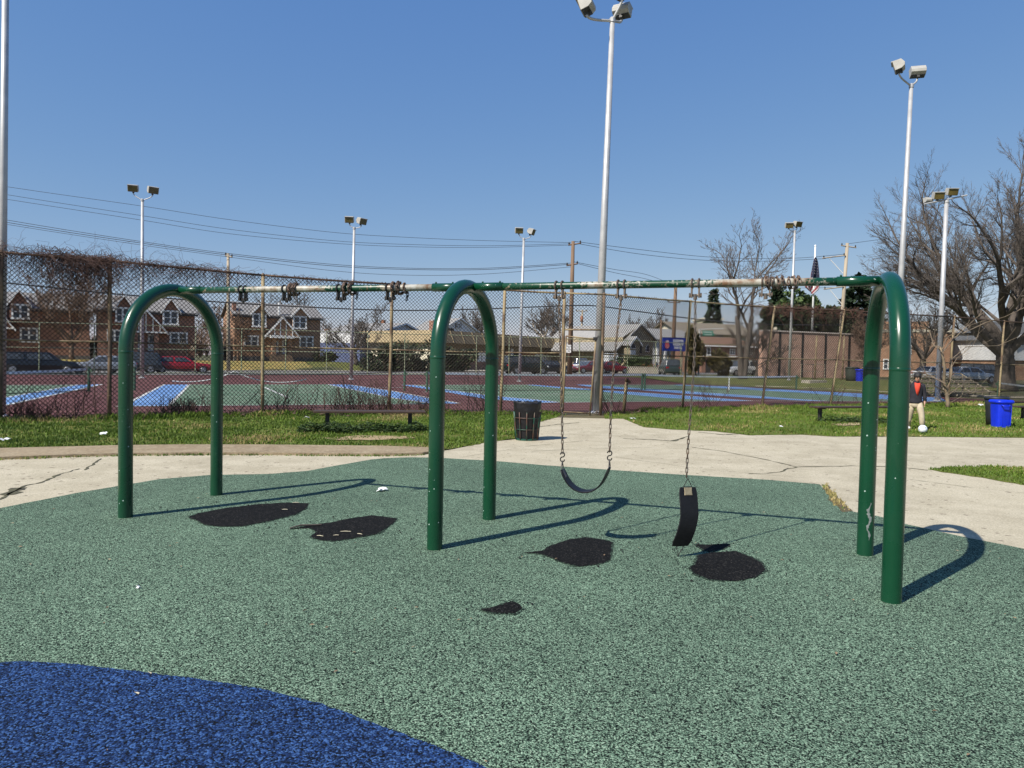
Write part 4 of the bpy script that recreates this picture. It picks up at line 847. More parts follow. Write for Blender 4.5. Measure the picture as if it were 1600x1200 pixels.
def pole(label, b, t, r0, r1, heads, material=GALV, arm_r=.028, group='court floodlight poles', name='floodlight_pole'):
    o = T(name, label, 'light pole', b, group=group); rel = lambda p: Vector(p)-b
    m = MB(); m.tube([rel(b), rel(b.lerp(t, .5)), rel(t)], [r0, (r0+r1)/2, r1], 16); m.build('pole', material, o, smooth=True)
    m = MB(); m.lathe([(r1*1.25, -.1), (r1*1.25, .02), (r1*.8, .06)], 12, rel(t)); m.lathe([(r0*1.7, 0), (r0*1.7, .04), (r0*1.1, .08)], 12); m.build('collar', material, o)
    for (c, yaw, s, tilt) in heads:
        c = Vector(c); e = c-Vector((0, 0, .24*s)); k = [t+Vector((0, 0, -.05)), t.lerp(e, .55)+Vector((0, 0, -.12*abs((e-t).to_2d().length))), Vector((e.x, e.y, e.z-.16))+(t-e).normalized()*.05, e]
        pts = []
        for i in range(13):
            u = i/12; pts.append(rel(k[0]*(1-u)**3+k[1]*3*u*(1-u)**2+k[2]*3*u*u*(1-u)+k[3]*u**3))
        m = MB(); m.tube(pts, arm_r, 8); m.build('arm', material, o, smooth=True); head(o, rel(c), yaw, s, tilt)
    return o
def dn(px, Y): return BT(px, Y)
b = dn(931.5, 23.2); t = P(957, 30, 23.2)
pole('tall near floodlight pole beside the court gate with three lamp heads', b, t, .15, .078, [(P(917, 9, 22.9), R_(160), 1.15, .35), (P(972, 17, 23.6), R_(62), 1.1, .3), (P(972, -14, 23.0), R_(20), 1.1, .3)], arm_r=.045)
b = dn(1397, 29.5); t = P(1424, 133, 29.5)
pole('tall floodlight pole rising behind the right green arch with two grey heads', b, t, .14, .075, [(P(1405, 104, 29.3), R_(150), 1.1, .3), (P(1434, 112, 29.6), R_(75), 1.1, .3)], arm_r=.035)
b = dn(2, 17.6); t = P(10, -160, 17.6)
pole('floodlight pole cut by the left picture edge in front of the brick houses', b, t, .095, .07, [(P(-30, -190, 17.6), R_(120), 1.1, .3)])
for lab, bx, Y, tx, ty, h in [('far floodlight pole in front of the red car', 222, 46.5, 222.5, 312, [(208, 294, -70), (239, 297, -50)]),
                              ('far floodlight pole right of the brick twin house with brown roof', 548.5, 50.5, 553.5, 356, [(546, 343, -85), (565, 345.5, -40)]),
                              ('far floodlight pole in front of the brown canopied store', 811.5, 55, 818.5, 373, [(811, 360, -85), (830, 362, -20)]),
                              ('far floodlight pole in front of the long brick wall', 1232.5, 64, 1242, 361, [(1233, 352, -100), (1246, 350, -70)])]:
    b = dn(bx, Y); t = P(tx, ty, Y); s = Y/46*.62/.62
    pole(lab, b, t, .125, .085, [(P(x, y, Y), R_(a), 1.22 if bx < 900 else 1.35, .35) for x, y, a in h])
b = dn(1465, 37); t = P(1479, 314, 37); o = pole('floodlight pole before the big bare tree with a straight crossbar of lamp heads', b, t, .14, .10, [])
rel = lambda p: Vector(p)-b
m = MB(); m.tube([rel(P(1444, 319, 37)), rel(P(1511, 305, 37))], .04, 8); m.build('crossarm', GALV, o)
head(o, rel(P(1450, 313, 37.4)), R_(100), .75, .2); head(o, rel(P(1466, 305.5, 37)), R_(-100), 1.02, .35); head(o, rel(P(1487, 299.5, 37)), R_(-95), 1.02, .35)
# ================================================================== UTILITY POLES, WIRES, FLAG
M_WOOD = mat('pole_wood', (.125, .075, .045), (.19, .125, .08), scale=3, rough=.9, stretch=(1, 1, .15)); M_WOODP = mat('pale_pole_wood', (.30, .25, .18), (.38, .32, .24), scale=3, rough=.9, stretch=(1, 1, .15))
def upole(label, b, t, r0, r1, arms, material=M_WOOD, trafo=None, braces=()):
    o = T('utility_pole', label, 'utility pole', b, group='wooden utility poles'); m = MB(); m.tube([Vector(), (t-b)*.5, t-b], [r0, (r0+r1)/2, r1], 12); m.build('pole', material, o, smooth=True)
    for p0, p1 in arms:
        m = MB(); d = p1-p0; m.tube([p0-b, p1-b], .07, 4); m.build('crossarm', material, o)
        m = MB()
        for k in (.06, .94): q = p0.lerp(p1, k)-b; m.lathe([(.05, .05), (.07, .1), (.09, .18), (.05, .24), (.03, .3)], 8, q)
        m.build('insulator', DARKM, o)
    for p0, p1 in braces:
        m = MB(); m.tube([p0-b, p1-b], .045, 5); m.build('brace', WHITE, o)
    if trafo is not None: m = MB(); m.lathe([(.01, -.5), (.22, -.48), (.25, -.3), (.25, .4), (.15, .48), (.01, .5)], 14, trafo-b); m.build('transformer', mat('rust_transformer', (.30, .12, .06), (.22, .1, .05), rough=.7), o, smooth=True)
    return o
b = dn(357, 70); upole('wooden utility pole on the lawn edge behind the left beam', b, P(356.5, 396, 70), .19, .13, [(P(352, 399, 70), P(363, 402, 69.8))], M_WOODP)
b = dn(890, 72); UP = upole('brown wooden utility pole left of the gate with short crossarms', b, P(895.5, 377, 72), .27, .17, [(P(888, 383, 72), P(908, 380, 71.8)), (P(885, 415, 72), P(903, 412, 71.8))])
m = MB(); q = P(888.5, 545, 71.4)-b; m.box(q, (.48, .04, .8)); m.build('notice', WHITE, UP)
m = MB()
for k in range(4): m.box(q+Vector((0, -.03, .24-.15*k)), (.3-.05*(k % 2), .012, .05))
m.build('notice_print', mat('grey_print', (.3, .3, .3), (.25, .25, .25)), UP)
b = dn(907, 120); upole('distant utility pole with a rusty transformer left of the tall light pole', b, P(910, 484, 120), .2, .14, [(P(900, 486, 120), P(918, 486, 119.8))], M_WOODP, P(909, 498, 119.6))
b = dn(1050, 92); upole('dark utility pole standing behind the blue shop sign', b, P(1056, 444, 92), .3, .2, [(P(1042, 449, 92), P(1064, 446, 91.8)), (P(1043, 472, 92), P(1063, 473, 91.8))])
b = dn(1032, 88); upole('plain dark pole left of the blue shop sign', b, P(1033, 500, 88), .15, .12, [])
b = dn(1309, 85); upole('pale utility pole with braced crossarms above the long brick wall', b, P(1324, 380, 85), .24, .18, [(P(1314, 383.5, 85), P(1338, 387, 84.8)), (P(1285, 403.5, 85), P(1321, 399, 84.8)), (P(1287, 452, 85), P(1318, 448, 84.8))], M_WOODP, braces=[(P(1296, 404, 85), P(1317, 427, 85)), (P(1297, 453, 85), P(1316, 476, 85))])
M_WIRE = mat('black_wire', (.02, .02, .022), (.03, .03, .032), rough=.6)
def wire(label, pts, r=.02, name='power_line', group='overhead power lines'):
    """pts: pixel and depth of hanging points along one cable"""
    q = [P(*p) for p in pts]; o = T(name, label, 'power line', q[0], group=group); fine = []
    for i in range(len(q)-1):
        for k in range(8):
            t = k/8; p0, p1, p2, p3 = q[max(0, i-1)], q[i], q[i+1], q[min(len(q)-1, i+2)]
            fine.append(.5*((2*p1)+(p2-p0)*t+(2*p0-5*p1+4*p2-p3)*t*t+(3*p1-p0-3*p2+p3)*t**3)-q[0])
    fine.append(q[-1]-q[0]); m = MB(); m.tube(fine, r, 4); ob = m.build('cable', M_WIRE, o); return o
def spanL(label, ys, r=.018):
    X = [-120, 60, 222, 357, 520, 640, 760, 892]; wire(label, [(x, y, 64+8*(x+120)/1010) for x, y in zip(X, ys)], r)
spanL('thin power line, topmost of the three high lines over the left houses', [272, 299, 322, 343, 363, 371, 376, 379])
spanL('thin power line, middle of the three high lines over the left houses', [283, 312, 337, 358, 376, 382, 384, 381])
spanL('thin power line, lowest of the three high lines over the left houses', [291, 319, 344, 365, 380, 385.5, 386.5, 383])
spanL('power line, top of the lower bundle passing the lawn utility pole', [321, 352, 377.5, 396, 413, 419, 419, 411], .022)
spanL('power line, second of the lower bundle passing the lawn utility pole', [325, 355.5, 380, 398.5, 415.5, 421, 421, 413], .025)
spanL('power line, lowest of the lower bundle sagging over the store roof', [329, 358.5, 383, 401.5, 423, 430, 428, 417], .018)
wire('thick black cable sagging across the houses and the store', [(-80, 434, 55), (0, 441, 56), (200, 461, 60), (400, 475.5, 63), (600, 484.5, 66), (730, 483.5, 68), (893, 477.5, 71), (940, 479, 72), (1000, 487, 74), (1100, 500, 77), (1200, 507, 80), (1316, 508, 84)], .055)
for lab, pp in (('power line, topmost going right from the brown utility pole', [(896, 377, 72), (1000, 390, 75), (1100, 401, 79), (1180, 404, 82), (1250, 403, 84), (1320, 397, 85)]), ('power line, second going right from the brown utility pole', [(905, 381, 72), (1000, 397, 75), (1100, 406.5, 79), (1200, 408, 82), (1290, 404, 85)]),
                ('power line, third going right from the brown utility pole', [(896, 409, 72), (960, 421, 78), (1010, 429, 84), (1054, 446, 92)]), ('power line, lowest going right from the brown utility pole', [(903, 412, 72), (960, 426, 78), (1010, 436, 84), (1054, 449, 92)]),
                ('power line from the braced pole toward the big tree', [(1324, 381, 85), (1400, 371, 85), (1480, 362, 86)]), ('thin power line crossing low behind the flag', [(1060, 448, 92), (1150, 449, 90), (1250, 450, 87), (1318, 449, 85)])): wire(lab, pp, .022)
b = dn(1266, 80); t = P(1274, 384, 80); o = T('flagpole', 'white flagpole with a black lower half behind the brick wall', 'flagpole', b); m = MB(); mid = b.lerp(t, .66); k0 = b.lerp(t, .36)
m.tube([k0-b, t-b], [.12, .075], 12); m.build('upper_pole', WHITE, o, smooth=True); m = MB(); m.tube([Vector(), k0-b], [.24, .17], 12); m.box(k0-b+Vector((.2, 0, -.25)), (.35, .3, .5)); m.build('lower_pole', DARKM, o, smooth=False); m = MB(); m.sphere(t-b, .12, 10, 6); m.build('finial', WHITE, o)
# the flag hanging limp: folded cloth, striped, with a starred blue canton
def flag():
    top = P(1274, 402, 79.8); o = T('flag', 'red, white and blue striped flag hanging limp from the white flagpole', 'flag', top); nu, nv = 26, 40; px_w = 79.8/F; v = []
    left = np.interp(np.linspace(0, 1, nv+1), [0, .12, .45, .62, .74, .86, 1], [-.5, -2.5, -4.5, -6, -14, -13, -4]); right = np.interp(np.linspace(0, 1, nv+1), [0, .12, .45, .62, .74, .86, 1], [1, 4, 7, 8, 9, 8, -1])
    for j in range(nv+1):
        for i in range(nu+1):
            s = i/nu; x = (left[j]+(right[j]-left[j])*(.5-.5*math.cos(s*math.pi)))*px_w; y = .22*math.sin(s*11+j*.06)*(.4+j/nv*.6); z = -(j/nv)*56*px_w-.35*(s-.5)*(j/nv); v.append((x-.0022*j, y, z))
    m = MB(); f = [(j*(nu+1)+i, j*(nu+1)+i+1, (j+1)*(nu+1)+i+1, (j+1)*(nu+1)+i) for j in range(nv) for i in range(nu)]; m.add(v, f)
    ms = [mat('flag_red', (.17, .010, .016), (.15, .01, .014), rough=.8), mat('flag_white', (.34, .32, .33), (.3, .29, .3), rough=.8), mat('flag_blue', (.008, .010, .035), (.008, .01, .03), rough=.8)]  # cloth colours darkened, the shade on the flag is painted in
    ob = m.build('cloth', ms, o, smooth=True); mi = []
    for j in range(nv):
        for i in range(nu):
            k = (i*3+j) ; mi.append(2 if (j < nv*.56 and i > 2) else (0 if ((i+j*.55) % 5) < 2.6 else 1))
    ob.data.polygons.foreach_set('material_index', mi); m = MB()
    for j in range(3, 20, 3):
        for i in range(5, 24, 5): c = Vector(v[j*(nu+1)+i]); m.add([c+Vector((.045*math.sin(a), -.03, .045*math.cos(a))) for a in np.linspace(0, 6.283, 6)[:-1]], [(0, 1, 2, 3, 4)])
    m.build('stars', ms[1], o)
flag()
# ================================================================== NETS, FAR FENCE, BLEACHERS
M_NETP = mat('net_post_green', (.03, .09, .05), (.05, .10, .06), rough=.6); M_TAPE = mat('net_tape', (.62, .63, .62), (.5, .5, .5), scale=4, rough=.9); M_NET = mat('net_cord', (.02, .02, .02), (.03, .03, .03), rough=.9)
def net(label, px0, Y0, px1, Y1, h=1.0, cloth=True, sag=.12, band=True, strap=None, loose=False, ends=(1, 1)):
    a, b = B(px0, Y0), B(px1, Y1); o = T('tennis_net', label, 'tennis net', a, group='tennis nets'); L = (b-a).length; d = (b-a)/L
    for k, e in enumerate((a, b)):
        if ends[k]: m = MB(); m.tube([e-a, e-a+Vector((0, 0, h+.05))], .06, 10); m.box(e-a+Vector((.09*(1 if k else -1), 0, h-.12)), (.1, .06, .14)); m.build('post', M_NETP, o)
    top = lambda s: a+d*s+Vector((0, 0, h-4*sag*(s/L)*(1-s/L)))
    if band:
        m = MB(); n = 14; v = []
        for i in range(n+1):
            p = top(L*i/n)-a; v += [p+Vector((0, -.012, 0)), p+Vector((0, -.012, -.10)), p+Vector((0, .012, 0)), p+Vector((0, .012, -.10))]
        m.add(v, [q for i in range(n) for q in ((4*i, 4*i+4, 4*i+5, 4*i+1), (4*i+2, 4*i+3, 4*i+7, 4*i+6), (4*i, 4*i+2, 4*i+6, 4*i+4), (4*i+1, 4*i+5, 4*i+7, 4*i+3))]); m.build('tape', M_TAPE, o)
    else:
        m = MB(); m.tube([top(L*i/14)-a for i in range(15)], .02, 5); m.build('cable', M_NET, o)
    if cloth:
        m = MB(); k = int(L/.11)
        for i in range(k+1):
            p = top(L*i/k)-a; m.tube([p+Vector((0, 0, -.1)), Vector((p.x, p.y, .1))], .005, 3, cap=False)
        for z in np.arange(.08, h-.15, .11): m.tube([(top(L*i/14)-a)*1+Vector((0, 0, -(h-z))) for i in range(15)], .005, 3, cap=False)
        m.build('mesh', M_NET, o)
        m = MB(); m.tube([(top(L*i/14)-a).to_2d().to_3d()+Vector((0, 0, .06)) for i in range(15)], .014, 4); m.build('bottom_cord', M_NET, o)
    if strap: p = top(L*strap)-a; m = MB(); m.box((p.x, p.y-.03, p.z/2), (.07, .02, p.z)); m.build('centre_strap', M_TAPE, o)
    if loose:
        m = MB(); m.tube([a.lerp(b, t)-a+Vector((0, .1, h*(.95-.55*abs(math.sin(t*math.pi*3))**.7))) for t in np.linspace(.12, .6, 30)], .022, 5); m.build('loose_tape', M_TAPE, o)
    return o
net('tennis net with a pale top tape crossing the far left court', -260, 21, 139, 30, strap=None, ends=(0, 1))
net('torn tennis net hanging as slack cable and loose tape behind the left beam', 210, 31.5, 632, 36.4, cloth=False, band=False, loose=True, sag=.22)
net('tennis net with a grey top tape behind the black trash can', 667, 36, 1003, 43.9, sag=.06)
net('tennis net with a white centre strap between the leaning fence posts', 1007, 43.9, 1244, 50.6, strap=.52, sag=.08)
net('tennis net on a green post behind the blue recycling bin', 1559, 41, 1750, 48, sag=.3, ends=(1, 0))
M_FGRN = mat('faded_green_pipe', (.20, .26, .16), (.30, .30, .19), scale=2, rough=.7)
ff = T('court_fence', 'far green pipe and wire fence between the courts and the street', 'fence', BT(61, 50.5))
FQ = [(-60, 48, 501), (61, 50.5, 504), (147, 53, 506), (222, 55, 508), (305, 57.5, 511), (377, 59.5, 514), (446, 61, 516), (510, 62, 518), (574, 63, 520), (632, 64, 522), (690, 65, 523), (744, 66, 525), (795, 67, 526.5), (845, 68, 528), (905, 69, 530), (980, 70.5, 532), (1024, 71.5, 534), (1063, 72.5, 536), (1124, 74, 538), (1157, 75, 539), (1215, 77, 541)]
pp = [(BT(x, Y), P(x+.8, ty, Y)) for x, Y, ty in FQ]
for b, t in pp: m = MB(); m.tube([b, t], .04, 6); m.build('post', M_FGRN, ff, world=True)
for nm, k in (('top_rail', 1.0), ('middle_rail', .52), ('bottom_rail', .03)):
    m = MB()
    for i in range(len(pp)-1): m.tube([pp[i][0].lerp(pp[i][1], k), pp[i+1][0].lerp(pp[i+1][1], k)], .03, 5)
    m.build(nm, M_FGRN, ff, world=True)
m = MB()
for i in range(len(pp)-1):
    (a, at), (b, bt) = pp[i], pp[i+1]; L = (b-a).length; H = 3.8; ptc = .16
    for dirn in (1, -1):
        for k in range(-int(H/ptc)-1, int((L+H)/ptc)+1):
            s0 = k*ptc; v0 = max(0, -s0) if dirn > 0 else max(0, s0-L); v1 = min(H, L-s0) if dirn > 0 else min(H, s0)
            if v1-v0 > .05: m.tube([a.lerp(b, (s0+dirn*v)/L).lerp(at.lerp(bt, (s0+dirn*v)/L), v/H)+Vector((0, .006*dirn, 0)) for v in (v0, v1)], .0032, 3, cap=False)
m.build('chain_link', M_LINK, ff, world=True)
M_PLANK = mat('weathered_plank', (.36, .31, .23), (.26, .21, .15), scale=3, rough=.9, stretch=(.4, 1, 1))
a, b = B(1438, 43), B(1552, 45.5); o = T('bleacher', 'weathered plank bleacher behind the bare sapling right of the boy', 'bleacher', a, math.atan2((b-a).y, (b-a).x)); L = (b-a).length
for k in range(5):
    m = MB(); m.box((L/2+.25*(k % 2), .45*k, .3+.28*k), (L-.35*k, .26, .06)); m.build('seat_plank', M_PLANK, o)
    if k: m = MB(); m.box((L/2, .45*k-.24, .12+.28*k), (L-.3*k, .2, .05)); m.build('foot_plank', M_PLANK, o)
for t in (.06, .36, .66, .94):
    m = MB()
    for k in range(5): m.tube([(L*t, .45*k, 0), (L*t, .45*k, .27+.28*k)], .035, 5)
    m.tube([(L*t, -.1, .25), (L*t, 1.95, 1.40)], .04, 5); m.tube([(L*t, -.1, .04), (L*t, 2, .04)], .04, 5); m.build('frame', M_PLANK, o)
a, b = BT(1251, 66), BT(1288, 68); o = T('pipe_railing', 'thin pale pipe railing in front of the long brick wall', 'railing', a)
m = MB(); up1 = Vector((0, 0, 1.45)); m.tube([up1, b-a+up1], .03, 6); m.tube([up1*.55, b-a+up1*.55], .02, 6)
for t in (0, .5, 1): m.tube([(b-a)*t, (b-a)*t+up1], .03, 6)
m.build('rails', M_PLANK, o)
o = T('concrete_slab', 'low pale concrete step at the edge of the grass before the brick wall', 'step', BT(1272, 58), R_(25)); m = MB(); m.box((0, 0, .06), (1.9, .9, .3)); m.build('slab', M_EDGE, o, bevel=.02)
roll_bin(BT(1345, 64), 'small blue bin far off against the end of the brick wall', (.012, .03, .55), 'farblue', 1.7)
q = BT(1331, 64.6); o = T('trash_barrel', 'dark green barrel beside the small blue bin at the brick wall', 'barrel', q); m = MB(); m.lathe([(.5, 0), (.55, .5), (.58, 1.1), (.56, 1.15)], 16); m.build('body', mat('dark_green_bin', (.02, .03, .02), (.03, .04, .03)), o, smooth=True); m = MB(); m.lathe([(.6, 1.1), (.62, 1.2), (.4, 1.26)], 16); m.build('rim', MATS['dark_green_bin'], o, smooth=True)
# ================================================================== BUILDINGS
BR_RED = brick_mat('red_brick', (.235, .092, .058), (.32, .145, .09), (.30, .24, .19)); BR_BRN = brick_mat('brown_brick', (.29, .145, .075), (.38, .20, .11), (.32, .26, .2)); BR_WALL = brick_mat('wall_brick', (.42, .235, .165), (.50, .30, .215), (.42, .33, .27)); BR_ORG = brick_mat('orange_brick', (.40, .18, .085), (.46, .22, .115), (.36, .26, .18))
SLATE = mat('slate_roof', (.26, .25, .24), (.15, .145, .14), scale=7, rough=.85, bump=.4, bscale=12, lo=.4, hi=.6); BROOF = mat('brown_roof', (.20, .115, .07), (.15, .08, .05), scale=5, rough=.9); TROOF = mat('grey_shingle', (.15, .155, .16), (.11, .115, .12), scale=5, rough=.9); LROOF = mat('pale_roof', (.30, .29, .275), (.22, .215, .205), scale=4, rough=.85)
STONE = ground_mat('fieldstone', ((.50, .42, .27), (.34, .29, .19), (.22, .18, .12)), 1.4, 2.6, 7, .6, 4); CREAM = mat('cream_wall', (.66, .61, .47), (.60, .55, .43), scale=1.5, rough=.9); SIDING = mat('white_siding', (.74, .74, .73), (.66, .67, .67), scale=2, rough=.8); BLUEW = mat('blue_wall', (.10, .13, .24), (.08, .10, .19), scale=2, rough=.8); SHADOWY = mat('dark_opening', (.02, .02, .022), (.03, .03, .03)); GREYS = mat('grey_siding', (.30, .32, .33), (.26, .28, .29), scale=2, rough=.85); CANLIT = mat('canopy_lit', (.36, .28, .16), (.30, .235, .13), scale=1.2, rough=.85); CANSHD = mat('canopy_shaded', (.19, .145, .085), (.16, .12, .07), scale=1.2, rough=.85)  # store canopy: one paint in two tones, sun and shade put into the colour
class Bld:
    def __init__(s, name, label, cat, pxL, pxR, YL, YR, zb, group=None):
        s.A = B(pxL, YL, zb); Bq = B(pxR, YR, zb); d = Bq-s.A; s.L = d.length; s.e = d/s.L; s.n = Vector((-s.e.y, s.e.x, 0)); s.zb = zb; s.eye = Vector((0, 0, EYE))
        s.o = T(name, label, cat, s.A, math.atan2(d.y, d.x), group)
    def at(s, px, py, off=0):
        """pixel -> (along the front, height) on the plane set back by off"""
        d = ray(px, py); t = (s.A+s.n*off-s.eye).dot(s.n)/d.dot(s.n); q = s.eye+d*t-s.A; return q.dot(s.e), q.z
    def box(s, name, s0, s1, y0, y1, z0, z1, m, parent=None, bevel=0):
        k = MB(); k.box(((s0+s1)/2, (y0+y1)/2, (z0+z1)/2), (abs(s1-s0), abs(y1-y0), abs(z1-z0))); return k.build(name, m, parent or s.o, bevel=bevel)
    def pbox(s, name, px0, py0, px1, py1, y0, y1, m, parent=None):
        a, z1 = s.at(px0, py0, y0); b, z0 = s.at(px1, py1, y0); return s.box(name, a, b, y0, y1, z0, z1, m, parent)
    def window(s, px0, py0, px1, py1, off=0, nx=2, sash=True, frame=None, parent=None, fw=.10):
        a, z1 = s.at(px0, py0, off); b, z0 = s.at(px1, py1, off); frame = frame or WHITE; m = MB(); y = off-.05
        def bar(x0, x1, w0, w1, d=.10): m.box(((x0+x1)/2, y, (w0+w1)/2), (x1-x0, d, w1-w0))
        bar(a-fw*.3, b+fw*.3, z0-fw, z0, .16); bar(a-fw*.1, b+fw*.1, z1, z1+fw)
        bar(a, a+fw, z0, z1); bar(b-fw, b, z0, z1); w = (b-a-2*fw)/nx
        for k in range(1, nx): bar(a+fw+w*k-fw*.5, a+fw+w*k+fw*.5, z0, z1)
        if sash:
            for k in range(nx): x0 = a+fw+w*k; m.box((x0+w/2, y+.01, (z0+z1)/2), (w-fw*.9 if nx > 1 else w, .06, fw*.5))
        f = m.build('window', frame, parent or s.o); k = MB(); k.box(((a+b)/2, off-.01, (z0+z1)/2), (b-a-fw, .05, z1-z0-.01)); k.build('pane', GLASS, f); return f
    def gable(s, s0, s1, y0, y1, ze, zr, wallm, roofm, ov=.25, th=.12, trim=WHITE, parent=None, ridge='y'):
        """gable block: ridge running back ('y') or along the front ('x')"""
        c = (s0+s1)/2; k = MB()
        if ridge == 'y':
            if wallm: k.prism([(s0, ze), (s1, ze), (c, zr)], y1-y0, O=(0, y0, 0)); k.build('gable_wall', wallm, parent or s.o)
            m = MB(); sl = (zr-ze)/(c-s0)
            m.prism([(s0-ov, ze-ov*sl+.01), (c, zr+.01), (c, zr+.01+th), (s0-ov, ze-ov*sl+.01+th)], y1-y0+ov, O=(0, y0-ov, 0)); m.prism([(s1+ov, ze-ov*sl+.01), (c, zr+.01), (c, zr+.01+th), (s1+ov, ze-ov*sl+.01+th)], y1-y0+ov, O=(0, y0-ov, 0)); r = m.build('roof', roofm, parent or s.o)
            if trim:
                m = MB(); w = .16
                for e in (s0-ov, s1+ov): m.prism([(e, ze-ov*sl-w*.5), (c, zr-w*.6), (c, zr+.05+th), (e, ze-ov*sl+.05+th)], .06, O=(0, y0-ov-.065, 0))
                m.build('bargeboard', trim, r)
        else:
            cy = (y0+y1)/2
            if wallm: k.prism([(y0, ze), (y1, ze), (cy, zr)], s1-s0, O=(s0, 0, 0), X=(0, 1, 0), Y=(1, 0, 0)); k.build('gable_wall', wallm, parent or s.o)
            m = MB(); sl = (zr-ze)/(cy-y0)
            m.prism([(y0-ov, ze-ov*sl+.01), (cy, zr+.01), (cy, zr+.01+th), (y0-ov, ze-ov*sl+.01+th)], s1-s0+2*ov, O=(s0-ov, 0, 0), X=(0, 1, 0), Y=(1, 0, 0)); m.prism([(y1+ov, ze-ov*sl+.01), (cy, zr+.01), (cy, zr+.01+th), (y1+ov, ze-ov*sl+.01+th)], s1-s0+2*ov, O=(s0-ov, 0, 0), X=(0, 1, 0), Y=(1, 0, 0)); r = m.build('roof', roofm, parent or s.o)
        return r
def Yc(px, c=84.0): k = (px-800)/F+.0; return c/(CU-SU*k)
def twin(label, pl, pr, eave, ridge, base, ups, peaks, lows, portico, doors, extra=None, c=84.0, brick=BR_RED):
    b = Bld('brick_house', label, 'house', pl, pr, Yc(pl, c), Yc(pr, c), base, 'brick twin houses along the street')
    pm = (pl+pr)/2; ze = b.at(pm, eave)[1]; D = 7.5; zr = b.at(pm, ridge, D/2)[1]; L = b.L
    b.box('wall', 0, L, 0, D, -1.2, ze, brick); b.gable(0, L, 0, D, ze, zr, brick, SLATE, ridge='x', ov=.3)
    b.box('fascia', -.3, L+.3, -.32, -.26, ze-.34, ze-.14, DARKM)
    b.box('foundation', -.05, L+.05, -.05, .4, -1.2, .55, mat('grey_stone', (.14, .13, .12), (.09, .085, .08), scale=3, rough=.95, bump=.4))
    for w in ups: b.window(*w, off=-.4, fw=.17)
    for (x0, y0_, xp, yp, x1, y1_) in peaks:
        s0, z0 = b.at(x0, y0_, -.4); s1, _ = b.at(x1, y1_, -.4); _, zp = b.at(xp, yp, -.4); b.gable(s0+.25, s1-.25, -.4, 2.6, z0+.25, zp, brick, SLATE, ov=.25, th=.1); b.box('dormer_wall', s0+.25, s1-.25, -.4, -.01, z0-1.75, z0+.25, brick)
    for w in lows: b.window(*w, fw=.17)
    if portico:
        (xl, xp, xr, yb_, yp, st) = portico; o = -.9; s0, z0 = b.at(xl, yb_, o); s1, _ = b.at(xr, yb_, o); sp_, zp = b.at(xp, yp, o); s0, s1 = (s0+s1)/2-(s1-s0)/2, (s0+s1)/2+(s1-s0)/2
        b.gable(s0+.2, s1-.2, o, 1.0, z0+.1, zp, brick, SLATE, ov=.2, th=.1)
        m = MB(); m.box(((s0+s1)/2, o-.04, z0+.06), (s1-s0-.1, .07, .16)); c0 = (s0+s1)/2
        for sx in st:
            a, _ = b.at(sx, yb_, o); hgt = (zp-z0)*(1-abs(a-c0)/((s1-s0)/2))-.08
            if hgt > .1: m.box((a, o-.04, z0+.1+hgt/2), (.10, .06, hgt))
        m.build('timber_frame', WHITE, b.o)
        b.box('porch_wall', s0+.9, s0+1.3, o, .0, -.6, z0, brick); b.box('porch_wall', s1-1.3, s1-.9, o, .0, -.6, z0, brick)
    for d in doors:
        dr = b.pbox('door', *d, -.06, .02, SIDING); a, z1 = b.at(d[0], d[1], -.06); e, z0 = b.at(d[2], d[3], -.06); k = MB(); k.box(((a+e)/2, -.065, z1-(z1-z0)*.28), ((e-a)*.62, .03, (z1-z0)*.36)); k.build('pane', GLASS, dr)
    return b
twin('brick twin house at the left picture edge behind the black vehicle', -96, 140, 480, 458, .75, [(17.5, 477, 46, 497), (-60, 475, -30, 495)], [(10, 476, 31, 454, 50, 478), (-68, 474, -46, 452, -26, 476)], [(31, 514, 59.5, 533), (-80, 512, -50, 531)], (-42, -8, 25, 512, 478, (-20, -6, 8)), [(-14, 515, 0, 545)], c=84)
h1 = twin('brick twin house with two white framed gables behind the red car', 152, 304, 486, 466, .7, [(180, 482, 203, 502), (254, 487, 279, 506)], [(177, 483, 193.5, 462, 211, 484), (251, 487, 267, 467, 283, 488)], [(167, 517, 191, 533), (265, 521, 293, 536)], (193, 228, 263, 518.5, 485, (206, 217, 228, 239, 250)), [(231, 522, 246, 549), (212, 521, 223, 548)])
h2 = twin('brownish brick twin house with a white awning up on the straw lawn', 366, 500, 493.5, 476.5, 1.0, [(394, 491.5, 416, 509.5), (457.5, 495.5, 479, 512.5)], [(391, 492, 406, 476, 421, 493), (454, 495.5, 469.5, 480.5, 484, 496)], [(467.5, 527, 489.5, 543), (381, 526, 404, 540)], (413, 438, 469, 526, 496, (429, 438, 447, 457)), [(424, 532, 435, 552), (441, 531, 453, 553)], brick=BR_BRN)
h2.pbox('awning', 423, 523.5, 460, 529, -1.5, -.2, WHITE); h2.pbox('vent_pipe', 435.2, 472, 438.3, 492, -.2, .1, WHITE); h2.pbox('chimney', 364, 472, 369, 500, .6, 1.4, BR_RED); h1.pbox('chimney', 300, 464, 304.5, 482, 3.0, 3.7, BR_RED)
for bb, (x0, x1, y0, y1) in ((h2, (422, 455, 554, 565)), (h1, (205, 248, 550, 566))):
    s0, z1 = bb.at(x0, y0, -1.0); s1, z0 = bb.at(x1, y1, -1.0); m = MB(); n = 5
    for k in range(n): m.box(((s0+s1)/2, -1.0-.3*k, (z1-(z1-z0+.3)*k/n)/2-.4), (s1-s0, .6, z1-(z1-z0+.3)*k/n+.8))
    m.build('steps', mat('brown_step', (.22, .15, .09), (.16, .11, .07), scale=3, rough=.9), bb.o)
a = BT(453, 76.6); o = T('lawn_steps', 'pale steps cut into the lawn bank below the brownish twin house', 'steps', a, R_(31)); m = MB()
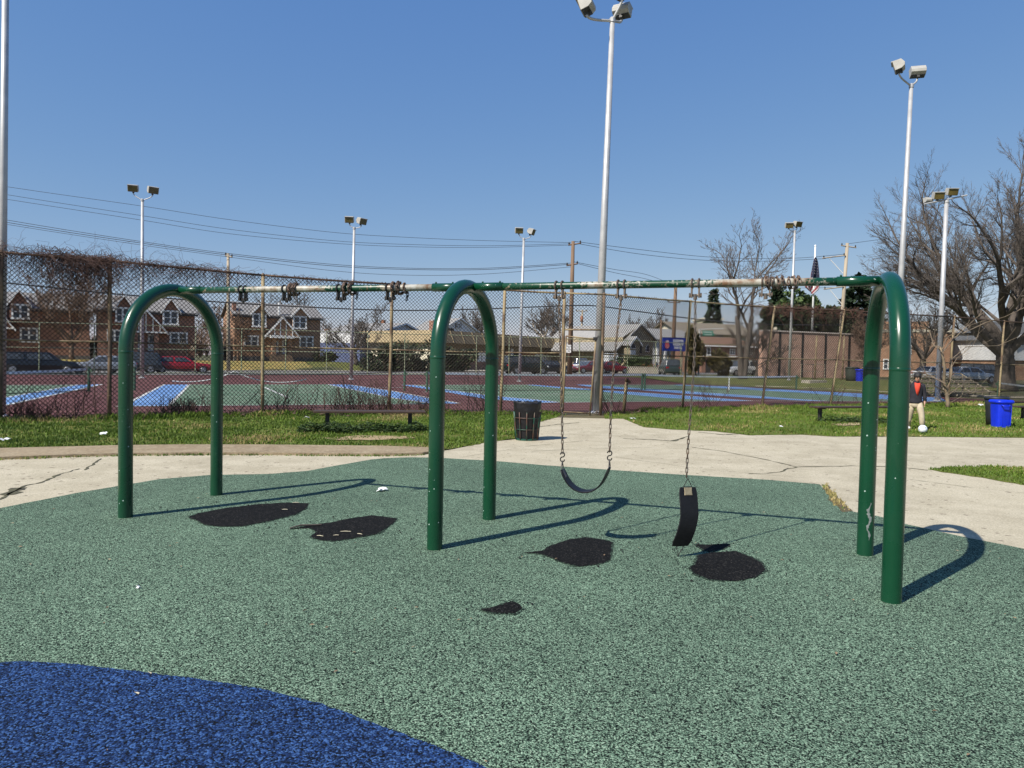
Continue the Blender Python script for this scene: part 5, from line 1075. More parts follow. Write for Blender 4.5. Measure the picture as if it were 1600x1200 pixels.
for k in range(6): m.box((0, .6+.55*k, tz(*XY(UC(a.x, a.y)[0], 75.8+.8+.55*k))/1-a.z+.04), (1.3, .6, .3))
m.build('treads', M_EDGE, o)
# low white and blue garages
b = Bld('garage_building', 'low white gabled building with a blue lower wall left of the store', 'building', 562, 642, 96, 108, .4); D = 9
zw = b.at(600, 538)[1]; b.box('wall', 0, b.L, 0, D, -.3, zw, BLUEW); ze = b.at(575, 529)[1]; zr = b.at(655, 509)[1]; b.box('upper_wall', -.02, b.L+.02, -.02, D-.02, zw, b.at(640, 527)[1], SIDING)
b.gable(1.2, b.L+6.5, -.3, D, b.at(585, 526)[1], zr, SIDING, LROOF, ov=.4); b.pbox('shutter', 587, 548, 596, 575, -.05, .02, SIDING)
b = Bld('garage_building', 'low white flat building with a rusty roof edge behind the far bare tree', 'building', 535, 606, 118, 124, .3)
b.box('wall', 0, b.L, 0, 6, 0, b.at(570, 520)[1], SIDING); b.box('parapet', -.1, b.L+.1, -.1, 6.1, b.at(570, 520)[1], b.at(570, 515)[1], BROOF); b.pbox('door', 560, 540, 566, 562, -.06, .02, BLUEW); b.pbox('chimney', 599.5, 500, 602.5, 516, 1, 1.8, mat('rust_transformer', (.30, .12, .06)))
# store with mansard canopy
b = Bld('store', 'brown canopied brick store with white shuttered windows behind the fence', 'store', 682, 893, 90, 116, .25)
zt = b.at(682, 515.5)[1]; zc = b.at(682, 533.5)[1]; D = 14
b.box('wall', .4, b.L-.2, .5, D, -.3, zc, BR_ORG); b.box('side_wall', -.0, .38, .5, D, -.3, zc, CREAM)
m = MB(); m.prism([(-.9, zc-.15), (.2, zc-.15), (1.2, zt-.4), (.7, zt), (-.2, zt)], b.L+.4, O=(-.2, 0, 0), X=(0, 1, 0), Y=(1, 0, 0)); cn = m.build('canopy', CANSHD, b.o)
m = MB(); m.prism([(-.8, zc-.15), (.35, zc-.15), (.35, zt), (-.1, zt)], D, O=(0, .3, 0)); m.build('side_canopy', CANLIT, b.o)
m = MB()
for k in range(1, 15):
    x = b.L*k/15; m.prism([(-.96, zc-.1), (-.9, zc-.1), (-.2, zt), (-.26, zt)], .12, O=(x, 0, 0), X=(0, 1, 0), Y=(1, 0, 0))
m.build('batten', CANLIT, cn); b.box('roof', 0, b.L, .9, D, zt-.6, zt-.35, DARKM); b.box('vent', b.L*.17, b.L*.17+1.2, 3, 4, zt-.3, zt+.55, DARKM); b.box('fascia', .35, b.L, .42, .5, zc-1.05, zc-.16, CANSHD)
for w, n_ in (((745.5, 552, 760, 565), 2), ((836, 555.5, 873, 568), 5)): b.window(*w, off=.5, nx=n_, sash=True, fw=.16)
for x0, x1, y0, y1 in ((745.5, 760, 552, 565), (836, 873, 555.5, 568)):
    s0, z1 = b.at(x0, y0, .38); s1, z0 = b.at(x1, y1, .38); n = 2 if x1 < 800 else 5
    for k in range(n):
        w = (s1-s0)/n; m = MB(); m.box((s0+w*(k+.5), .38, z0+(z1-z0)*.42), (w*.74, .04, (z1-z0)*.75)); m.lathe([(w*.37, -.02), (w*.37, .02)], 14); 
        for i in range(28): v = m.v[-28+i]; m.v[-28+i] = (v[0]+s0+w*(k+.5), .385+v[2], z0+(z1-z0)*.78+v[1])
        m.build('shutter', WHITE, b.o)
b.pbox('wood_panel', 734, 565, 762, 580, .36, .5, BR_RED); b.pbox('door', 800, 549, 815, 578, .38, .5, SHADOWY); b.pbox('vent_pipe', 799, 545, 802, 557, .3, .45, WHITE)
b = Bld('white_house', 'white gabled house with a dark shuttered window above the store roof', 'house', 688, 745, 128, 134, .3)
zE, zP = b.at(700, 516)[1], b.at(717.5, 498)[1]; b.box('wall', 0, b.L, 0, 9, 0, zE, SIDING); b.gable(0, b.L, 0, 9, zE, zP, SIDING, LROOF, ov=.35); b.window(713.5, 505.5, 719, 513, nx=2); b.pbox('shutter', 711.7, 505, 713.3, 513, -.06, .0, SHADOWY); b.pbox('shutter', 719.2, 505, 720.8, 513, -.06, .0, SHADOWY)
b.pbox('chimney', 677, 501, 683, 520, 2, 3.2, BR_RED)
# houses by the church
b = Bld('white_house', 'small white two storey house left of the tall light pole', 'house', 906, 939, 118, 122, .5); b.box('wall', 0, b.L, 0, 8, -.5, b.at(920, 529)[1], SIDING); b.box('roof', -.3, b.L+.3, -.3, 8.3, b.at(920, 529)[1], b.at(920, 526.5)[1], LROOF); b.window(912, 532, 922, 541, nx=3); b.window(929, 531.5, 936, 541, nx=1)
b.box('porch_roof', -1.5, b.L+.2, -2.2, 0, b.at(920, 545)[1], b.at(920, 542.5)[1], LROOF); b.box('porch', -1.2, b.L, -2.0, -.05, -.5, .8, BR_ORG)
for k in range(4): m = MB(); m.box((-1.1+k*(b.L+.9)/3, -1.9, (b.at(920, 545)[1]+.8)/2), (.25, .25, b.at(920, 545)[1]-.8)); m.build('porch_post', WHITE if k % 2 else BR_ORG, b.o)
b.window(906, 547, 914, 556, off=-.1); b.window(924, 547, 936, 556, off=-.1)
b = Bld('grey_house', 'grey shingled house with white porch columns left of the stone church', 'house', 944, 984, 112, 116, .5); zE = b.at(964, 547)[1]; b.box('wall', .3, b.L, 2, 9, -.5, zE+.4, GREYS); b.gable(0, b.L, 0, 9, zE, b.at(964, 529, 4.5)[1], GREYS, TROOF, ridge='x', ov=.3)
s0, z0 = b.at(950, 537.5, 1); s1, z1 = b.at(959, 531, 1); b.box('dormer', s0, s1, .9, 3, z0, z1, SIDING); b.gable(s0, s1, .9, 3, z1, z1+.45, SIDING, TROOF, ov=.2); b.window(952, 532.5, 957.5, 536.5, off=.88, nx=2, fw=.06)
for x in (946.5, 953.5, 962): s0, _ = b.at(x, 555); m = MB(); m.box((s0, .2, zE/2), (.42, .42, zE)); m.build('porch_column', WHITE, b.o)
b.pbox('door', 966.5, 549, 970.5, 560, 1.9, 2.0, SIDING); b.box('porch_floor', 0, b.L, 0, 2, -.5, .9, GREYS)
b = Bld('stone_church', 'fieldstone church with an arched window and a pale gabled roof', 'church', 972, 1019, 100, 104, .5); D = 16
zE = b.at(1016, 529)[1]; zP = b.at(1000, 508.5)[1]; b.box('wall', 0, b.L, 0, D, -.6, zE, STONE); sP = b.at(1000, 508.5)[0]
m = MB(); m.prism([(-.05, zE-.9), (0, zE), (b.L, zE), (sP, zP)], D, O=(0, 0, 0)); m.build('gable_wall', STONE, b.o)
m = MB(); sl = (zP-zE)/(b.L-sP); sl2 = (zP-zE+.9)/(sP+.1)
m.prism([(-1.6, zE-.9-1.5*sl2), (sP, zP), (sP, zP+.22), (-1.6, zE-.7-1.5*sl2)], D+.5, O=(0, -.35, 0)); m.prism([(b.L+.5, zE-.5*sl), (sP, zP), (sP, zP+.22), (b.L+.5, zE+.22-.5*sl)], D+.5, O=(0, -.35, 0)); m.build('roof', LROOF, b.o)
s0, z0 = b.at(983, 537, -1.4); s1, _ = b.at(1001, 537, -1.4); zp = b.at(991, 528, -1.4)[1]; b.box('porch', s0+.2, s1-.2, -1.4, 0, -.6, z0, STONE); b.gable(s0+.2, s1-.2, -1.4, .3, z0, zp+.1, STONE, LROOF, ov=.3)
def arch_win(x0, y0, x1, y1, off, nm='arched_window'):
    a, z1 = b.at(x0, y0, off); e, z0 = b.at(x1, y1, off); c = (a+e)/2; w = (e-a)/2; k = z1-w*1.1; pts = [(a, z0), (e, z0), (e, k)]+[(c+w*math.cos(t), k+w*1.15*math.sin(t)) for t in np.linspace(0, math.pi, 9)[1:-1]]+[(a, k)]
    m = MB(); m.prism(pts, .08, O=(0, off-.07, 0)); f = m.build(nm, WHITE, b.o); m = MB(); m.prism([(c+(x-c)*.78, z0+.08+(z-z0)*.88) for x, z in pts], .05, O=(0, off-.10, 0)); m.build('pane', GLASS, f)
arch_win(985, 537.5, 993, 545, -1.4); b.pbox('door', 985.5, 547, 993, 558, -1.46, -1.38, SIDING); arch_win(1009, 539, 1014, 550, 0); b.pbox('doorway', 996.5, 538, 1003, 552, -.06, .02, SHADOWY)
b.box('side_wing', b.L, b.L+5.5, 5, D, -.6, zE-.8, STONE); b.box('wing_roof', b.L, b.L+5.9, 4.6, D, zE-.8, zE-.5, LROOF)
b = Bld('white_house', 'white porch house behind the blue shop sign', 'house', 1023, 1078, 108, 111, .5); zE = b.at(1050, 531)[1]; b.box('wall', 0, b.L, 1.5, 9, -.5, zE, SIDING); b.gable(-.5, b.L+1.5, 0, 9, zE, b.at(1078, 517, 4)[1], SIDING, LROOF, ridge='x', ov=.3)
for x in (1028, 1040, 1052, 1066): s0, _ = b.at(x, 560); m = MB(); m.box((s0, .2, zE/2), (.3, .3, zE)); m.build('porch_column', WHITE, b.o)
b.window(1041, 552.5, 1060, 560, off=1.5, nx=4); b.pbox('door', 1030, 545, 1035, 566, 1.42, 1.5, SIDING)
b = Bld('tan_house', 'wide tan roofed house on the rise behind the green street sign', 'house', 1062, 1176, 122, 128, .6); zE = b.at(1120, 521)[1]; b.box('wall', 0, b.L, 0, 9, -.5, zE, CREAM); b.gable(0, b.L, 0, 9, zE, b.at(1120, 507, 4.5)[1], CREAM, mat('tan_roof', (.25, .21, .15), (.19, .16, .12), scale=5, rough=.9), ridge='x', ov=.7); b.window(1120, 523, 1130, 530, nx=3); b.window(1085, 523.5, 1092, 530, nx=2)
b = Bld('yellow_building', 'pale yellow upper storey showing over the tan roof', 'building', 1098, 1126, 140, 140, 0); b.box('wall', 0, b.L, 0, 8, 0, b.at(1110, 499)[1], mat('yellow_wall', (.66, .60, .40), (.6, .54, .36), scale=2)); b.box('cornice', -.3, b.L+.3, -.3, 8.3, b.at(1110, 499)[1], b.at(1110, 496.5)[1], CREAM)
b = Bld('brick_house', 'red brick house with a brown hipped porch roof right of the street sign', 'house', 1096, 1190, 98, 101, .5); zE = b.at(1115, 540)[1]; b.box('wall', 0, b.L, 0, 8, -.5, zE+.3, BR_RED); m = MB(); zr = b.at(1115, 526, 3)[1]
m.add([(-.5, -.5, zE), (b.L+.5, -.5, zE), (b.L+.5, 8.5, zE), (-.5, 8.5, zE), (2.6, 4, zr), (b.L-2.6, 4, zr)], [(0, 1, 5, 4), (1, 2, 5), (2, 3, 4, 5), (3, 0, 4), (3, 2, 1, 0)]); m.build('roof', BROOF, b.o); b.box('fascia', -.5, b.L+.5, -.56, -.5, zE-.15, zE+.02, WHITE)
b.window(1104, 543.5, 1110, 554, nx=1); b.window(1165.5, 547.5, 1175, 553.5, nx=2); b.window(1140, 546, 1148, 553.5, nx=2); b.box('ledge', 0, b.L*.6, -.4, -.02, b.at(1115, 555.5)[1]-.2, b.at(1115, 555.5)[1], WHITE); b.pbox('door', 1103, 562, 1110, 583, -.06, .02, SHADOWY)
# long brick handball wall
b = Bld('brick_wall', 'long tan brick court wall with dark joints and a white coping', 'wall', 1190, 1349, 75, 80, .3); z1 = b.at(1270, 520.5)[1]; b.box('wall', 0, b.L, 0, .6, -.6, z1, BR_WALL)
b.box('coping', -.05, b.L+.05, -.08, .68, z1, z1+.14, mat('pale_coping', (.6, .52, .46), (.5, .42, .36), scale=3))
for x in (1217.5, 1253, 1289, 1326): s0, _ = b.at(x, 560); b.box('joint_strip', s0-.12, s0+.12, -.05, .0, -.6, z1-.02, DARKM)
for x in (1214.5, 1239.5): s0, _ = b.at(x, 519); m = MB(); m.sphere((s0, .3, z1+.32), .2, 10, 6); m.build('cap_ball', CREAM, b.o)
for px, yaw in ((1273, 0), (1316, 0)):
    q = BT(px, 69); o = T('goal_frame', 'rusty yellow steel post standing before the brick wall %s' % ('left of the leaning fence post' if px < 1300 else 'beside the dark green barrel'), 'post', q, group='yellow posts at the brick wall'); m = MB(); m.tube([(0, 0, 0), (.02, 0, 1.8), (.05, 0, P(px, 524, 69).z-q.z)], .09, 8); m.build('post', M_POST, o, smooth=True); m = MB(); m.box((0, 0, .04), (.4, .4, .08)); m.build('base_plate', RUST, o)
# right side houses
b = Bld('brick_building', 'plain brown brick building behind the right arch and the boy', 'building', 1352, 1487, 92, 88, .3); z1 = b.at(1440, 519)[1]; b.box('wall', 0, b.L, 0, 12, -.5, z1, BR_BRN); b.box('parapet', -.15, b.L+.15, -.15, 12.15, z1, z1+.35, CREAM); b.window(1380, 562, 1388, 576, nx=1); b.window(1415, 540, 1424, 552, nx=1); b.box('upper_block', b.L*.15, b.L*.75, 3, 11, z1, b.at(1430, 500)[1], BR_BRN)
b = Bld('white_house', 'white stucco house with dark windows behind the parked silver car', 'house', 1484, 1562, 92, 95, .3); zE = b.at(1520, 541)[1]; b.box('wall', 0, b.L, 0, 9, -.5, zE, SIDING); b.gable(0, b.L, 0, 9, zE, b.at(1520, 525, 4.5)[1], SIDING, BROOF, ridge='x', ov=.5); b.window(1499, 547, 1503, 562, nx=1); b.window(1522, 545, 1528, 562, nx=1); b.window(1508, 548, 1514, 560, nx=1); b.pbox('porch_post', 1510, 538, 1514, 585, -1.2, -.9, SIDING); b.pbox('railing', 1500, 562, 1550, 568, -1.2, -1.1, BROOF)
b = Bld('white_house', 'white house at the right picture edge behind the big tree trunk', 'house', 1580, 1690, 84, 88, .3); zE = b.at(1620, 530)[1]; b.box('wall', 0, b.L, 0, 9, 2.6, zE, SIDING); b.box('lower_wall', .2, b.L, .2, 8.8, -.5, 2.6, BR_BRN); b.gable(0, b.L, 0, 9, zE, b.at(1640, 500)[1], SIDING, TROOF, ov=.5); b.window(1586, 533, 1591, 541, nx=1); b.window(1595, 531, 1601, 540, nx=1)
a = B(962, 88, .35); q = B(1034, 86, .35); o = T('retaining_wall', 'low pale retaining wall along the street below the stone church', 'wall', a, math.atan2((q-a).y, (q-a).x)); m = MB(); m.box(((q-a).length/2, 0, .25), ((q-a).length, .4, 1.15)); m.build('wall', M_EDGE, o, bevel=.03); m = MB(); m.box(((q-a).length/2, 0, .86), ((q-a).length+.1, .5, .08)); m.build('coping', M_EDGE, o)
o = T('leaf_pile', 'orange brown planted bank right of the low retaining wall', 'planting', B(1019, 90, .4)); m = MB(); rr = random.Random(3)
for _ in range(700): c = Vector((rr.gauss(0, .9), rr.gauss(0, .6), abs(rr.gauss(0, .45)))); s = .09; qn = Matrix.Rotation(rr.uniform(0, 6), 3, 'Z') @ Matrix.Rotation(rr.uniform(-1, 1), 3, 'X'); m.add([qn @ Vector(w)+c for w in ((-s, 0, 0), (0, -s, 0), (s, 0, 0), (0, s, 0))], [(0, 1, 2, 3)])
m.build('leaves', mat('orange_leaf', (.36, .16, .06), (.28, .13, .05), scale=2), o)
# ================================================================== SHOP SIGN AND STREET SIGN
def text(body, size, loc, material, parent, name, ext=.012, align='CENTER', xs_=1):
    cu = bpy.data.curves.new(name, 'FONT'); cu.body = body; cu.size = size; cu.extrude = ext; cu.align_x = align; tmp = bpy.data.objects.new(name, cu); COL.objects.link(tmp)
    bpy.context.view_layer.update(); me = bpy.data.meshes.new_from_object(tmp.evaluated_get(bpy.context.evaluated_depsgraph_get())); bpy.data.objects.remove(tmp)
    me.materials.clear(); me.materials.append(material); ob = bpy.data.objects.new(name, me); COL.objects.link(ob); ob.parent = parent; ob.location = loc; ob.rotation_euler = (R_(90), 0, 0); ob.scale = (xs_, 1, 1); return ob
b = Bld('shop_sign', 'blue shop sign with white lettering and a red emblem over the dark green car', 'sign', 1036, 1075, 80, 80.6, .4)
s0, z1 = b.at(1036, 527.5); s1, z0 = b.at(1075, 549); b.box('panel', s0, s1, 0, .25, z0, z1, mat('sign_blue', (.012, .028, .26), (.014, .03, .22), scale=2, rough=.35))
b.box('frame', s0-.04, s1+.04, .02, .27, z1, z1+.05, DARKM); k = (z1-z0)
for i, tx in enumerate(('SHERWIN', 'WILLIAMS', 'PAINTS')): text(tx, k*.29, (s0+(s1-s0)*.60, -.02, z1-k*(.31+.27*i)), WHITE, b.o, 'lettering', xs_=.66)
M_ERED = mat('emblem_red', (.52, .05, .06), (.45, .05, .06), rough=.5); cx, cz = s0+(s1-s0)*.17, z0+k*.40; w = k*.2
m = MB(); m.prism([(cx+w*.95*math.cos(t), cz+w*1.15*math.sin(t)) for t in np.linspace(0, 6.283, 21)[:-1]], .03, O=(0, -.04, 0)); m.build('emblem', M_ERED, b.o)
m = MB()
for dz in (-.5, 0, .45): m.tube([(cx+w*.8*math.cos(t)*(1-abs(dz)*.3), -.05, cz+w*dz+w*.25*math.sin(t)*-1) for t in np.linspace(0, math.pi, 9)], .018, 4)
m.prism([(cx-w*.35, cz+w*1.0), (cx+w*.35, cz+w*1.0), (cx+w*.6, cz+w*1.7), (cx, cz+w*2.15), (cx-w*.6, cz+w*1.7)], .03, O=(0, -.04, 0)); m.build('emblem_detail', mat('emblem_pale', (.62, .42, .46), (.55, .4, .44)), b.o)
for x in (1046, 1068): m = MB(); sx, _ = b.at(x, 560); m.tube([(sx, .4, -.4), (sx, .4, z1-.1)], .09, 8); m.build('post', M_WOODP, b.o)
b = Bld('street_sign', 'green street name sign on a pale mast arm', 'street sign', 1095, 1117, 74, 74.3, .4)
s0, z1 = b.at(1098, 516.5); s1, z0 = b.at(1116, 525); m = MB(); sx, ztop = b.at(1094, 514); m.tube([(sx, .1, -.4), (sx, .1, ztop)], .09, 8); m.tube([(sx, .1, ztop-.05), (b.at(1131, 513)[0], .1, b.at(1131, 513)[1])], .05, 8); m.build('mast', mat('pale_mast', (.5, .5, .48), (.42, .42, .4), scale=3), b.o)
zz = (z1-z0)/2; M_SG = mat('street_sign_green', (.0, .20, .13), (.0, .17, .11), rough=.4); b.box('plate', s0, s1-.15, 0, .05, z0+zz+.01, z1, M_SG); b.box('plate', s0+.05, s1, 0, .05, z0, z0+zz-.01, M_SG); m = MB(); rr = random.Random(4)
for r0 in (0, 1):
    x = s0+.12+.1*(1-r0)
    while x < s1-.25: w = rr.uniform(.05, .09); h = rr.uniform(.07, .15); m.box((x, -.01, z0+zz*(.45+r0)), (w*.6, .02, h)); x += w+.03
m.build('lettering', WHITE, b.o)
# ================================================================== CARS
M_TYRE = mat('tyre', (.018, .018, .018), (.025, .025, .025), rough=.85); M_RIM = mat('wheel_rim', (.45, .45, .46), (.35, .35, .36), rough=.35, metal=.7); M_HL = mat('headlight', (.6, .62, .62), (.5, .52, .52), rough=.15); M_TL = mat('tail_light', (.45, .015, .015), (.35, .01, .01), rough=.2)
def paint_(n, c, m=0): return mat('car_paint_'+n, c, tuple(x*.92 for x in c), scale=1, rough=.28, coat=.6, metal=m)
def car(name, label, p, yaw, L, kind, pm, cat='car', wid=1.78):
    o = T(name, label, cat, p, yaw); w = wid/2
    sp = {'sedan': dict(belt=.92, roof=1.43, hood=.88, tr=1.0, fa=.28, fb=.43, ra=.80, rb=.92, tail=.98), 'suv': dict(belt=1.08, roof=1.74, hood=1.05, tr=1.1, fa=.24, fb=.38, ra=.93, rb=.985, tail=1.05), 'van': dict(belt=1.12, roof=1.9, hood=1.08, tr=1.1, fa=.10, fb=.26, ra=.96, rb=.99, tail=1.1), 'box': dict(belt=1.3, roof=2.5, hood=1.2, tr=1.3, fa=.06, fb=.16, ra=.985, rb=.995, tail=1.3)}[kind]
    # x runs from the nose (L/2) to the tail (-L/2); q(t): t=0 nose
    X = lambda t: L/2-L*t
    st = [(0, .42, .62, .80), (.015, .34, .76, .93), (.08, .26, sp['hood']*.92, .98), (sp['fa'], .24, sp['belt'], 1.0), (.5, .24, sp['belt']+.02, 1.0), (sp['rb']-.06, .26, sp['belt']+.03, 1.0), (.97, .3, sp['tail'], .97), (.992, .36, sp['tail']-.08, .92), (1, .45, sp['tail']-.25, .86)]
    v = []; f = []; n = 10
    for t, zb, zt, k in st:
        x = X(t); zm = zb+(zt-zb)*.55
        v += [(x, -w*k*.86, zb), (x, -w*k*.98, zb+.1), (x, -w*k, zm), (x, -w*k*.96, zt-.06), (x, -w*k*.86, zt), (x, w*k*.86, zt), (x, w*k*.96, zt-.06), (x, w*k, zm), (x, w*k*.98, zb+.1), (x, w*k*.86, zb)]
    for i in range(len(st)-1):
        for j in range(n): j2 = (j+1) % n; f.append((i*n+j, i*n+j2, (i+1)*n+j2, (i+1)*n+j))
    f += [tuple(range(n))[::-1], tuple((len(st)-1)*n+j for j in range(n))]
    m = MB(); m.add(v, f); rz, bz = sp['roof'], sp['belt']-.02; tw = .76 if kind in ('sedan',) else .84; wb = w*.93
    def gh(t, k, z): return [(X(t), -wb*k, z), (X(t), wb*k, z)]
    low = [(sp['fa'], 1), (sp['fb'], 1), (sp['ra'], 1), (sp['rb'], .97)]
    g = gh(sp['fa'], .98, bz)+gh(sp['fb'], tw, rz-.03)+gh((sp['fb']+sp['ra'])/2, tw+.01, rz)+gh(sp['ra'], tw-.02, rz-.05)+gh(sp['rb'], .96, bz)
    m.add(g, [(0, 1, 3, 2), (2, 3, 5, 4), (4, 5, 7, 6), (6, 7, 9, 8), (0, 2, 4, 6, 8), (1, 9, 7, 5, 3), (0, 8, 9, 1)])
    bd = m.build('body', pm, o, smooth=False, bevel=.035)
    def quad(name, pts, mm=GLASS, off=.02):
        a = Vector(pts[1])-Vector(pts[0]); b_ = Vector(pts[-1])-Vector(pts[0]); nn = a.cross(b_).normalized(); c = sum((Vector(q) for q in pts), Vector())/len(pts)
        if nn.dot(c-Vector((0, 0, .9))) < 0: nn = -nn
        k = MB(); P0 = [Vector(q)*.94+c*.06+nn*off for q in pts]; k.add(P0+[q-nn*.03 for q in P0], [tuple(range(len(pts)))]+[(i, (i+1) % len(pts), (i+1) % len(pts)+len(pts), i+len(pts)) for i in range(len(pts))]); k.build(name, mm, bd)
    if kind != 'box':
        quad('windscreen', [g[0], g[1], g[3], g[2]]); quad('rear_window', [g[6], g[7], g[9], g[8]])
        for s in (0, 1):
            zl = bz+.07
            def lp(t, u): # point on the side of the greenhouse
                fr = X(t); kk = .97+(tw-.97)*u; return (fr, (-1 if s == 0 else 1)*wb*kk, zl+(rz-.11-zl)*u)
            mid = sp['fb']+.5*(sp['ra']-sp['fb']); quad('side_window', [lp(sp['fa']+.07, 0), lp(mid-.012, 0), lp(mid-.012, 1), lp(sp['fb']+.015, 1)], off=.025); quad('side_window', [lp(mid+.012, 0), lp(sp['ra']+(.06 if kind == 'sedan' else .02), 0), lp(sp['ra']-.025, 1), lp(mid+.012, 1)], off=.025)
    else: quad('windscreen', [g[0], g[1], g[3], g[2]])
    rw = .33 if kind == 'sedan' else .37
    for t in (.17, .80):
        for s in (-1, 1):
            k = MB(); k.tube([(X(t), s*(w-.19), rw), (X(t), s*(w-.16), rw), (X(t), s*(w+.0), rw), (X(t), s*(w+.02), rw)], [rw*.92, rw, rw, rw*.93], 20); wh = k.build('wheel', M_TYRE, o); k = MB(); k.tube([(X(t), s*(w+.012), rw), (X(t), s*(w+.03), rw)], [rw*.66, rw*.6], 16); 
            k.build('rim', M_RIM, wh)
    for s in (-1, 1):
        k = MB(); k.box((X(.022), s*w*.70, sp['hood']*.78), (.14, .34, .14)); k.build('headlight', M_HL, bd); k = MB(); k.box((X(.985), s*w*.74, sp['tail']*.82), (.14, .26, .17)); k.build('tail_light', M_TL, bd)
    k = MB(); k.box((X(.002), 0, .5), (.06, w*1.3, .12)); k.box((X(.5), -w*1.0, .33), (L*.5, .03, .09)); k.box((X(.5), w*1.0, .33), (L*.5, .03, .09)); k.build('trim', DARKM, bd)
    return o
ST = R_(31)
car('parked_car', 'black sport utility vehicle parked at the left behind the courts', BT(62, 52.5), ST, 5.3, 'suv', paint_('black', (.010, .011, .014))).scale = (1, 1, .92)
car('parked_car', 'silver car half hidden by the rusty fence post', BT(160, 55.5), ST+math.pi, 4.7, 'sedan', paint_('silver', (.36, .38, .40), .4))
car('parked_car', 'dark grey vehicle parked behind the left arch leg', BT(206, 57.5), ST+math.pi, 4.3, 'suv', paint_('slate', (.05, .058, .068)))
car('parked_car', 'red sedan parked on the street inside the left arch', BT(282, 60), ST, 5.0, 'sedan', paint_('red', (.33, .016, .022)))
car('parked_van', 'dark green black van parked before the store right of the middle arch', BT(820, 74), ST, 5.0, 'van', paint_('darkgreen', (.012, .02, .018)), 'van')
car('parked_car', 'black sedan parked behind the dark van before the store', BT(862, 79), ST, 4.6, 'sedan', paint_('black', (.010, .011, .014)))
car('parked_car', 'blue car left of the tall pole beyond the gate', BT(906, 98), ST+R_(60), 4.6, 'suv', paint_('blue', (.03, .07, .20)))
car('parked_car', 'white sedan just behind the maroon car beyond the gate', BT(922, 90), ST, 4.4, 'sedan', paint_('white', (.68, .69, .70)))
car('parked_car', 'maroon sedan beyond the gate left of the tall pole', BT(921, 82), ST+math.pi, 4.6, 'sedan', paint_('maroon', (.13, .016, .022)))
car('parked_van', 'white box van just right of the tall pole base', BT(945, 97), ST+R_(80), 4.8, 'box', paint_('white', (.68, .69, .70)), 'van')
car('parked_car', 'bright red car right of the white box van', BT(960, 106), ST, 4.0, 'sedan', paint_('scarlet', (.42, .015, .02)))
car('parked_car', 'dark red car low in front of the white box van', BT(955, 84), ST, 4.0, 'sedan', paint_('darkred', (.26, .02, .025)))
car('parked_car', 'dark green sport utility vehicle seen from behind under the blue sign', BT(1046, 77), R_(88), 4.7, 'suv', paint_('deepgreen', (.035, .055, .055)))
car('parked_car', 'white car behind the forked bare tree', BT(1155, 77), ST+math.pi, 4.5, 'suv', paint_('white', (.68, .69, .70)))
car('parked_car', 'white car parked behind the bare sapling right of the boy', BT(1462, 66), R_(20), 4.5, 'sedan', paint_('white', (.68, .69, .70)))
car('parked_car', 'silver sedan with dark windows parked left of the big tree trunk', BT(1513, 63), R_(12), 4.6, 'sedan', paint_('pale', (.58, .60, .62), .2))
car('parked_car', 'dark car parked just left of the big tree trunk', BT(1535, 72), R_(15), 4.6, 'suv', paint_('black', (.010, .011, .014)))
